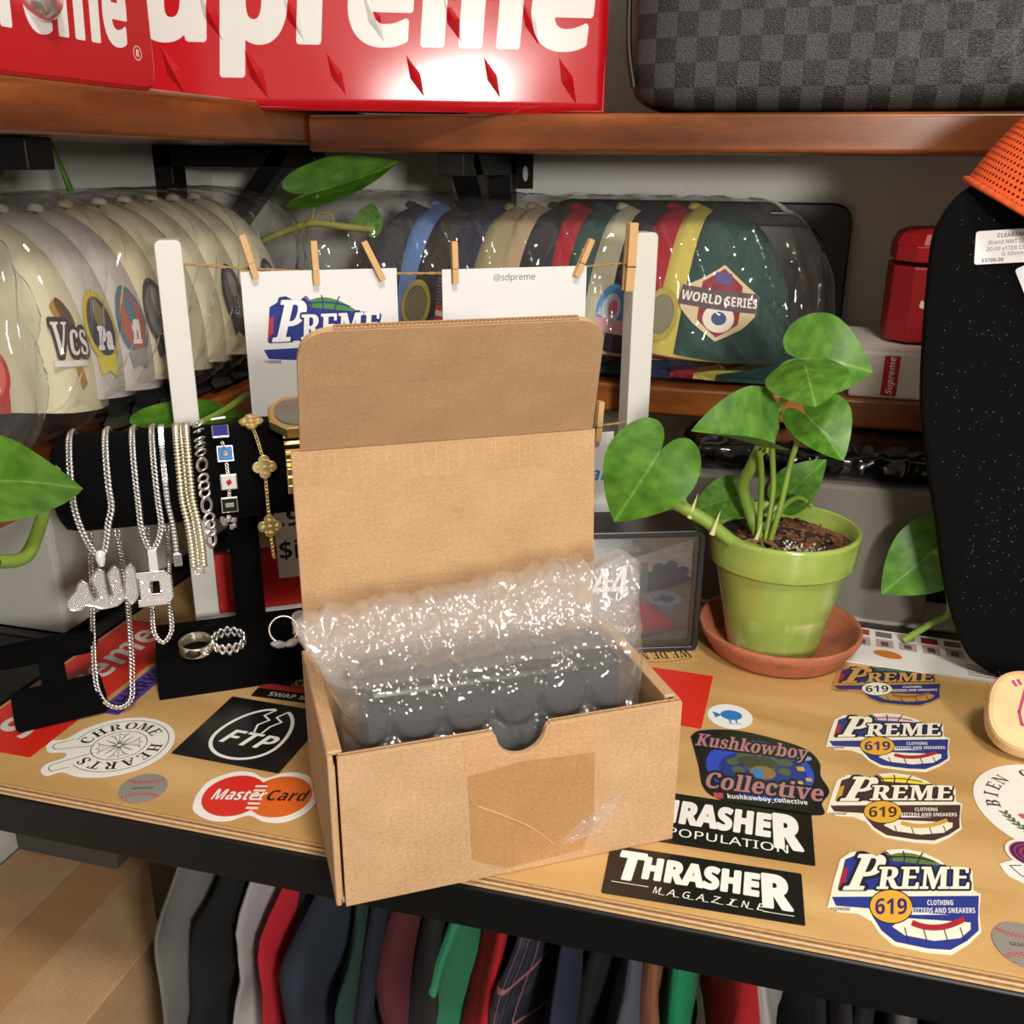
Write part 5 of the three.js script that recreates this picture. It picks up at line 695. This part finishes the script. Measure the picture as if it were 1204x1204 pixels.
sticker('cartoon_sticker', 'blue and black cartoon sticker with looping pink lettering', 0.0165, -0.549, 0.079, 0.09, 11, [[0.0, 0.12], [0.1, 0.03], [0.4, 0.01], [0.7, 0.1], [0.93, 0.22], [1.0, 0.38], [0.97, 0.55], [0.99, 0.72], [0.9, 0.86], [0.86, 0.985], [0.5, 0.96], [0.16, 0.88], [0.03, 0.76], [0.02, 0.5], [0.01, 0.3]], (x, w, h) => {
  x.fillStyle = '#14121a'; x.fillRect(0, 0, w, h); x.fillStyle = '#2b49c0'; x.beginPath(); x.ellipse(w * 0.5, h * 0.5, w * 0.42, h * 0.36, 0.1, 0, 7); x.fill(); x.fillStyle = '#1d2f86'; x.beginPath(); x.ellipse(w * 0.52, h * 0.52, w * 0.34, h * 0.24, 0.1, 0, 7); x.fill(); x.fillStyle = '#8fa0d8'; for (let i = 0; i < 5; i++) { x.beginPath(); x.ellipse(w * (0.72 + i * 0.045), h * (0.26 + i * 0.02), w * 0.05, h * 0.03, 0, 0, 7); x.fill(); }
  x.fillStyle = '#4e5a44'; for (let i = 0; i < 14; i++) { x.beginPath(); x.ellipse(w * (0.3 + i * 0.033), h * (0.42 + 0.1 * Math.sin(i * 1.7)), w * 0.05, h * 0.045, i, 0, 7); x.fill(); } x.fillStyle = '#3a4038'; x.beginPath(); x.ellipse(w * 0.5, h * 0.42, w * 0.16, h * 0.08, 0.1, 0, 7); x.fill(); x.fillStyle = '#8a6c3c'; x.beginPath(); x.ellipse(w * 0.52, h * 0.54, w * 0.1, h * 0.08, 0, 0, 7); x.fill(); x.fillStyle = '#2e7ac0'; x.fillRect(w * 0.44, h * 0.5, w * 0.08, h * 0.1); x.fillStyle = '#c8a63c'; x.fillRect(w * 0.8, h * 0.45, w * 0.06, h * 0.05); x.fillRect(w * 0.76, h * 0.62, w * 0.05, h * 0.04); x.fillRect(w * 0.84, h * 0.58, w * 0.05, h * 0.04);
  const loop = (tx, y, r, hh) => { x.save(); x.translate(w * 0.05, y); x.rotate(r); x.strokeStyle = '#14121a'; x.fillStyle = '#14121a'; fit(x, tx, 0, 0, w * 0.9, hh, 'italic bold', 'serif', 26); x.fillStyle = '#b07c72'; x.strokeStyle = '#6a4a86'; fit(x, tx, 0, 0, w * 0.9, hh, 'italic bold', 'serif', 5); x.restore(); };
  loop('Kushkowboy', h * 0.07, 0.16, h * 0.16); loop('Collective', h * 0.56, 0.13, h * 0.18);
  x.save(); x.rotate(0.06); x.fillStyle = '#c43c58'; x.fillRect(w * 0.15, h * 0.79, w * 0.07, h * 0.06); x.fillStyle = '#efeeea'; x.font = `bold ${h * 0.068}px sans-serif`; x.fillText('kushkowboy_collective', w * 0.25, h * 0.842, w * 0.6); x.restore();
}, { px: 768 });
sticker('fish_sticker', 'small white oval sticker with a plain blue fish', -0.005, -0.608, 0.0306, 0.0318, 15, 'ellipse', (x, w, h) => { x.fillStyle = '#e9ecee'; x.fillRect(0, 0, w, h); x.fillStyle = '#1f78c8'; x.beginPath(); x.ellipse(w * 0.54, h * 0.46, w * 0.24, h * 0.2, 0.2, 0, 7); x.fill(); x.beginPath(); x.moveTo(w * 0.34, h * 0.44); x.lineTo(w * 0.14, h * 0.3); x.lineTo(w * 0.16, h * 0.56); x.fill(); x.fillRect(w * 0.44, h * 0.6, w * 0.04, h * 0.18); x.fillRect(w * 0.58, h * 0.6, w * 0.04, h * 0.18); x.fillRect(w * 0.4, h * 0.8, w * 0.28, h * 0.02); }, { px: 256 });
sticker('red_sticker', 'plain red square sticker with a white round letter beside the cardboard box', -0.0575, -0.6255, 0.072, 0.075, -2, 'rect', (x, w, h) => { x.fillStyle = '#d62a1e'; x.fillRect(0, 0, w, h); x.fillStyle = '#ece8e4'; x.font = `bold ${h * 0.5}px sans-serif`; x.textAlign = 'right'; x.fillText('o', w * 0.52, h * 0.62); });
sticker('script_sticker', 'tan sticker with black carved lettering half under the display case', -0.066, -0.685, 0.06, 0.03, 22, 'rect', (x, w, h) => { x.fillStyle = '#c9a05c'; x.fillRect(0, 0, w, h); x.fillStyle = '#17130e'; x.save(); x.translate(w, h); x.rotate(Math.PI); x.font = `bold ${h * 0.55}px serif`; x.fillText('WE.DE MEN', w * 0.04, h * 0.62, w * 0.92); x.restore(); x.lineWidth = 5; x.strokeStyle = '#17130e'; x.beginPath(); x.moveTo(w * 0.25, h * 0.9); x.quadraticCurveTo(w * 0.7, h, w * 0.92, h * 0.8); x.stroke(); });
sticker('seal_sticker', 'round white seal sticker with dark lettering and a green wreath', 0.19, -0.5535, 0.095, 0.095, 12, 'ellipse', (x, w, h) => { x.fillStyle = '#eceae4'; x.fillRect(0, 0, w, h); x.fillStyle = '#1a1a1c'; x.font = `bold ${h * 0.115}px serif`; x.textAlign = 'center'; const tx = 'BIEN CHINGON', n = tx.length; for (let i = 0; i < n; i++) { const a = (-172 + i * 164 / (n - 1)) * D2R; x.save(); x.translate(w / 2 + 0.39 * w * Math.cos(a), h / 2 + 0.39 * h * Math.sin(a)); x.rotate(a + Math.PI / 2); x.fillText(tx[i], 0, h * 0.035); x.restore(); } x.fillStyle = '#56663c'; for (let i = 0; i < 26; i++) { const a = (172 - i * 6.2) * D2R; for (const k of [-1, 1]) { x.save(); x.translate(w / 2 + 0.36 * w * Math.cos(a), h / 2 + 0.36 * h * Math.sin(a)); x.rotate(a + k * 0.9); x.beginPath(); x.ellipse(k * 8, 0, w * 0.028, w * 0.01, 0, 0, 7); x.fill(); x.restore(); } } x.fillStyle = '#7a5a3a'; x.beginPath(); x.ellipse(w * 0.52, h * 0.42, w * 0.15, h * 0.12, 0.3, 0, 7); x.fill(); x.fillStyle = '#c8a050'; x.beginPath(); x.ellipse(w * 0.4, h * 0.34, w * 0.05, h * 0.04, 0, 0, 7); x.fill(); x.fillStyle = '#b85a58'; x.beginPath(); x.ellipse(w * 0.26, h * 0.58, w * 0.05, h * 0.03, 0.6, 0, 7); x.fill(); x.fillStyle = '#3c7c80'; x.beginPath(); x.ellipse(w * 0.42, h * 0.66, w * 0.13, h * 0.05, 0.2, 0, 7); x.fill(); });
sticker('round_emblem_sticker', 'small red and blue round sticker touching the seal sticker', 0.164, -0.506, 0.026, 0.026, 0, 'ellipse', (x, w, h) => { x.fillStyle = '#e8e4dc'; x.fillRect(0, 0, w, h); x.fillStyle = '#a03048'; x.beginPath(); x.arc(w / 2, h / 2, w * 0.42, 0, 7); x.fill(); x.strokeStyle = '#2c2a6a'; x.lineWidth = 14; for (const r of [0.14, 0.26, 0.36]) { x.beginPath(); x.arc(w / 2, h / 2, w * r, 0, 7); x.stroke(); } }, { px: 256, y: 0.0006 });
sticker('scroll_sticker', 'white sticker with a black outlined scroll by the edge seal', 0.171, -0.484, 0.05, 0.04, 6, [[0.02, 0.2], [0.3, 0.05], [0.7, 0.1], [0.98, 0.3], [0.96, 0.75], [0.6, 0.98], [0.25, 0.9], [0.2, 0.6], [0.05, 0.42]], (x, w, h) => { x.fillStyle = '#ebe9e4'; x.fillRect(0, 0, w, h); x.strokeStyle = '#1c1c20'; x.lineWidth = 7; x.beginPath(); x.moveTo(w * 0.12, h * 0.22); x.quadraticCurveTo(w * 0.5, h * 0.1, w * 0.9, h * 0.34); x.moveTo(w * 0.12, h * 0.22); x.lineTo(w * 0.2, h * 0.42); x.quadraticCurveTo(w * 0.6, h * 0.3, w * 0.88, h * 0.5); x.moveTo(w * 0.3, h * 0.85); x.quadraticCurveTo(w * 0.25, h * 0.55, w * 0.6, h * 0.55); x.stroke(); x.fillStyle = '#1c1c20'; x.font = `italic bold ${h * 0.13}px serif`; x.fillText('use love', w * 0.28, h * 0.33); });
const ballDraw = (x, w, h) => { x.fillStyle = '#86837c'; x.fillRect(0, 0, w, h); x.strokeStyle = '#a3a09a'; x.lineWidth = 3; for (let i = 0; i < 16; i++) { x.beginPath(); x.moveTo(0, i * h / 16 - 10); x.lineTo(w, i * h / 16 + 24); x.stroke(); } x.strokeStyle = '#c0444e'; x.lineWidth = 7; for (const [cy, s] of [[-0.2, 1], [1.2, -1]]) for (let i = 0; i < 18; i++) { const a = (i / 17 - 0.5) * 1.8; const px = w / 2 + w * 0.62 * Math.sin(a), py = h * cy + s * h * 0.5 * Math.cos(a); x.beginPath(); x.moveTo(px - 5, py - 13); x.lineTo(px + 5, py + 13); x.stroke(); } x.fillStyle = '#44423e'; fit(x, 'GENUINE', w * 0.26, h * 0.46, w * 0.46, h * 0.08); };
sticker('baseball_sticker', 'round silver baseball sticker between the white horseshoe and red oval stickers', -0.3445, -0.428, 0.0285, 0.029, 20, 'ellipse', ballDraw, { px: 256, rough: 0.25 });
sticker('baseball_sticker', 'round silver baseball sticker by the blue logo sticker at the table edge', 0.146, -0.432, 0.0285, 0.031, 4, 'ellipse', ballDraw, { px: 256, rough: 0.25 });
sticker('horseshoe_sticker', 'white horseshoe sticker with gothic lettering around a cross', -0.392, -0.461, 0.082, 0.07, 32.8, [[0.02, 0.32], [0.06, 0.23], [0.16, 0.24], [0.3, 0.1], [0.5, 0.02], [0.74, 0.06], [0.93, 0.25], [0.99, 0.5], [0.93, 0.76], [0.74, 0.95], [0.5, 0.99], [0.3, 0.92], [0.17, 0.8], [0.07, 0.82], [0.02, 0.72], [0.06, 0.62], [0.17, 0.57], [0.17, 0.48], [0.05, 0.43]], (x, w, h) => {
  x.fillStyle = '#edebe4'; x.fillRect(0, 0, w, h); x.strokeStyle = '#24242a'; x.fillStyle = '#1c1c22'; x.lineWidth = 4; const cx = w * 0.57, cy = h * 0.5, ry = h * 0.42, rx = w * 0.375; x.beginPath(); x.ellipse(cx, cy, rx, ry, 0, Math.PI * 1.17, Math.PI * 0.83); x.stroke(); x.beginPath(); x.ellipse(cx, cy, rx * 0.56, ry * 0.56, 0, 0, 7); x.stroke(); x.beginPath(); x.moveTo(w * 0.22, h * 0.27); x.lineTo(w * 0.09, h * 0.3); x.quadraticCurveTo(w * 0.05, h * 0.36, w * 0.1, h * 0.4); x.lineTo(w * 0.38, h * 0.44); x.moveTo(w * 0.22, h * 0.74); x.lineTo(w * 0.1, h * 0.76); x.quadraticCurveTo(w * 0.05, h * 0.7, w * 0.1, h * 0.65); x.lineTo(w * 0.38, h * 0.56); x.stroke();
  const tx = 'CHROME HEARTS', n = tx.length; x.font = `bold ${h * 0.16}px serif`; x.textAlign = 'center'; for (let i = 0; i < n; i++) { const a = (-148 + i * 296 / (n - 1)) * D2R; x.save(); x.translate(cx + rx * 0.78 * Math.cos(a), cy + ry * 0.78 * Math.sin(a)); x.rotate(a + Math.PI / 2); x.fillText(tx[i], 0, h * 0.055); x.restore(); }
  x.lineWidth = 3; for (let k = 0; k < 4; k++) { x.save(); x.translate(cx, cy); x.rotate(k * Math.PI / 2); x.beginPath(); x.moveTo(-6, -10); x.quadraticCurveTo(-8, -ry * 0.3, -ry * 0.2, -ry * 0.44); x.quadraticCurveTo(0, -ry * 0.36, 0, -ry * 0.5); x.quadraticCurveTo(0, -ry * 0.36, ry * 0.2, -ry * 0.44); x.quadraticCurveTo(8, -ry * 0.3, 6, -10); x.stroke(); for (const d of [-0.5, 0, 0.5]) { x.beginPath(); x.moveTo(0, -12); x.lineTo(d * ry * 0.22, -ry * 0.38); x.stroke(); } x.rotate(Math.PI / 4); x.beginPath(); x.moveTo(-4, -10); x.lineTo(0, -ry * 0.4); x.lineTo(4, -10); x.stroke(); x.restore(); } x.fillStyle = '#edebe4'; x.beginPath(); x.arc(cx, cy, 13, 0, 7); x.fill(); x.stroke();
}, { px: 640 });
sticker('egg_sticker', 'black square sticker with a white cracked egg outline and three letters', -0.3105, -0.5015, 0.077, 0.074, -1, 'rect', (x, w, h) => { x.fillStyle = '#0e0e10'; x.fillRect(0, 0, w, h); x.strokeStyle = '#ecebe8'; x.lineWidth = 17; x.beginPath(); x.moveTo(w * 0.5, h * 0.1); x.bezierCurveTo(w * 0.28, h * 0.14, w * 0.16, h * 0.5, w * 0.2, h * 0.68); x.bezierCurveTo(w * 0.28, h * 1.0, w * 0.72, h * 1.0, w * 0.8, h * 0.68); x.bezierCurveTo(w * 0.84, h * 0.45, w * 0.76, h * 0.2, w * 0.63, h * 0.11); x.stroke(); x.lineWidth = 10; for (const d of [0, 0.12]) { x.beginPath(); x.moveTo(w * (0.51 + d), h * 0.1); x.lineTo(w * (0.45 + d), h * 0.22); x.lineTo(w * (0.53 + d), h * 0.28); x.lineTo(w * (0.47 + d), h * 0.38); x.lineTo(w * (0.5 + d * 0.6), h * 0.5); x.stroke(); } x.fillStyle = '#ecebe8'; x.font = `italic bold ${h * 0.3}px sans-serif`; x.textAlign = 'center'; x.fillText('FTP', w * 0.5, h * 0.72, w * 0.56); });
sticker('card_sticker', 'red and orange overlapping circles sticker with white rim and lettering', -0.274, -0.4395, 0.0735, 0.053, 13.6, [[0.0, 0.52], [0.04, 0.25], [0.2, 0.06], [0.36, 0.05], [0.5, 0.16], [0.64, 0.05], [0.8, 0.06], [0.96, 0.25], [1, 0.52], [0.95, 0.78], [0.8, 0.95], [0.64, 0.95], [0.5, 0.85], [0.36, 0.95], [0.2, 0.94], [0.04, 0.78]], (x, w, h) => { x.fillStyle = '#ecebe6'; x.fillRect(0, 0, w, h); x.fillStyle = '#d4281c'; x.beginPath(); x.ellipse(w * 0.31, h * 0.5, w * 0.255, h * 0.38, 0, 0, 7); x.fill(); x.fillStyle = '#d9641c'; x.beginPath(); x.ellipse(w * 0.69, h * 0.5, w * 0.255, h * 0.38, 0, 0, 7); x.fill(); for (let i = 0; i < 12; i++) { x.fillStyle = i % 2 ? '#e8e0d4' : '#d4281c'; x.fillRect(w * 0.45, h * (0.26 + i * 0.04), w * 0.1, h * 0.04); } x.font = `italic bold ${h * 0.27}px sans-serif`; x.lineWidth = 5; x.strokeStyle = '#7a1a14'; x.textAlign = 'right'; x.fillStyle = '#f2f0ec'; x.strokeText('Master', w * 0.56, h * 0.58, w * 0.44); x.fillText('Master', w * 0.56, h * 0.58, w * 0.44); x.textAlign = 'left'; x.fillStyle = '#1c1416'; x.fillText('Card', w * 0.565, h * 0.58, w * 0.34); }, { px: 768 });
sticker('long_red_sticker', 'long red sticker strip with white lettering along the table end', -0.4635, -0.532, 0.19, 0.0605, 90, 'rect', (x, w, h) => { x.fillStyle = '#d02a1c'; x.fillRect(0, 0, w, h); x.fillStyle = '#d2cec8'; x.font = `italic bold ${h * 0.62}px sans-serif`; x.textAlign = 'center'; x.fillText('Supreme', w / 2, h * 0.68, w * 0.92); }, { px: 1024 });
sticker('purple_sticker', 'narrow purple sticker with dark block lettering beside the red strip', -0.4195, -0.531, 0.07, 0.017, 90, 'rect', (x, w, h) => { x.fillStyle = '#5b3a98'; x.fillRect(0, 0, w, h); x.fillStyle = '#1e1a26'; x.font = `bold ${h * 0.95}px sans-serif`; x.textAlign = 'center'; x.fillText('SHARKS', w / 2, h * 0.84, w * 0.96); });
sticker('market_sticker', 'black red and tan lettered sticker by the cardboard box', -0.302, -0.559, 0.07, 0.028, 2, 'rect', (x, w, h) => { x.fillStyle = '#16130f'; x.fillRect(0, 0, w, h); x.fillStyle = '#a8824a'; x.font = `italic bold ${h * 0.4}px serif`; x.fillText('SAN DIEGO', w * 0.3, h * 0.3, w * 0.66); x.fillStyle = '#9c3434'; x.fillRect(0, h * 0.34, w, h * 0.26); x.fillStyle = '#b8c0b0'; x.font = `bold ${h * 0.28}px sans-serif`; x.fillText('SWAP MEET', w * 0.16, h * 0.9, w * 0.8); });
// ---------------------------------------------------------------- under the table: cardboard box, garments on a rail
{
  const t = thing('large_cardboard_box', 'large closed cardboard box on the floor under the table end', 'cardboard box', [-0.45, RY0, -0.5]);
  const H = -0.25 - RY0; obj('body', uvm(box(-0.19, 0, 0, H - 0.003, -0.4, 0.3)), M.card, t);
  obj('top_flap', uvm(rbox(-0.19, -0.0955, H - 0.003, H, -0.4, 0.3, 0.001)), M.card, t); obj('top_flap', uvm(rbox(-0.0945, 0.0, H - 0.003, H + 0.0008, -0.4, 0.3, 0.001), 1, 0.3), M.card, t);
  obj('parcel_tape', uvm(box(-0.118, -0.068, H + 0.0009, H + 0.0012, -0.39, 0.3)), phys(0xf6ecdc, 0.45, { map: T.card, clearcoat: 0.4, clearcoatRoughness: 0.3 }), t);
}
{
  const r = thing('clothes_rail', 'black rail under the workbench carrying hung garments', 'rail'); obj('rod', bar([-0.44, -0.06, -0.62], [0.55, -0.06, -0.62], 0.009, 12), M.blackSteel, r); for (const x of [-0.43, 0.1, 0.54]) obj('hook', bar([x, -0.06, -0.62], [x, -0.0085, -0.62], 0.004, 8), M.blackSteel, r);
  const plaid = dataTex(256, 256, (u, v) => { let b = [24, 28, 44]; const l = (q, w) => Math.abs(((q * 4) % 1) - 0.5) < w; if (l(u, 0.12)) b = [44, 40, 56]; if (l(v, 0.1)) b = [50, 44, 58]; if (l(u + 0.12, 0.03) || l(v + 0.1, 0.03)) b = [150, 92, 96]; return b; }); plaid.repeat.set(6, 6);
  const cols = [['pale grey', 0x6a6866], ['black', 0x0c0d0f], ['white edged', 0x9c989a], ['bright red', 0xa81626], ['navy black', 0x12151f], ['dark slate', 0x1c2330], ['bottle green', 0x16302a], ['dark navy', 0x151a2a], ['maroon', 0x46161f], ['black', 0x141417], ['sea green', 0x2c7a58], ['crimson', 0xa0121c], ['plaid', 0xffffff], ['navy', 0x1a2034], ['black', 0x101114], ['grey violet', 0x4a4a58], ['tan', 0x7a5038], ['emerald', 0x147a4e], ['scarlet', 0x9c121c], ['off white', 0xa29c94], ['black', 0x131316], ['charcoal', 0x1c1c20], ['black', 0x101012], ['grey', 0x5c5c5e], ['black', 0x111113]];
  const xs = [-0.374, -0.352, -0.324, -0.305, -0.283, -0.266, -0.248, -0.232, -0.211, -0.186, -0.163, -0.144, -0.12, -0.096, -0.074, -0.05, -0.034, -0.023, 0.01, 0.038, 0.06, 0.078, 0.098, 0.118, 0.14];
  cols.forEach(([nm, c], i) => {
    const seedv = i * 3.7, wide = i === 8 || i === 18; const th = wide ? 0.02 : [0, 2, 3].includes(i) ? 0.0065 : [1, 4, 5].includes(i) ? 0.0155 : 0.011 + 0.004 * noise(i * 2.9, 4); const fz = -0.468 + 0.034 * noise(i * 1.7, 8), drop = 0.5 + 0.5 * noise(i * 5.1, 2), lean = 0.055 * noise(i * 0.83, 11) + 0.02 * noise(i * 3.1, 1);
    const g = surf((a, b) => { const A = a * Math.PI * 2; const y = -0.062 - 0.5 * b; const sh = Math.min(1, Math.pow(b * (3.6 + 3 * drop), 0.7)); const front = fz - 0.12 * (1 - sh), back = -0.78 + 0.1 * (1 - sh); const zc = (front + back) / 2, hz = (front - back) / 2; const z = zc + hz * sq(Math.cos(A), 0.5) + 0.008 * noise(seedv, y * 14); const drape = 0.019 * sh * noise(seedv, y * 7, z * 16) + 0.01 * sh * noise(seedv + 9, y * 16 + z * 20, 3) + 0.004 * sh * Math.sin(z * 60 + y * 25 + seedv); const x = (th * (0.3 + 0.7 * sh)) * sq(Math.sin(A), 0.8) * (1 + 0.35 * noise(seedv, y * 12, 7)) + drape + lean * b * (0.6 + 0.8 * b); return [x, y, z]; }, 44, 44, [0.7, 0.5]);
    const lab = `${nm} garment hanging on the rail, ${i < 12 ? ord[i] : ord[24 - i] } from the ${i < 12 ? 'cardboard box' : 'far'} end`;
    const t = thing('hung_garment', lab, 'garment', [xs[i], 0, 0], 0, 'garments hung under the table'); obj('cloth', g, nm === 'plaid' ? std(0xffffff, 0.95, 0, { map: plaid }) : fabric(c, 0.95), t);
    obj('hanger_hook', tube([[0, -0.06, -0.62], [0, -0.05, -0.608], [0, -0.0435, -0.62], [0, -0.05, -0.632]], 0.0012, 14, 5), M.spring, t);
  });
}
shade(scene);
renderer.render(scene, camera);
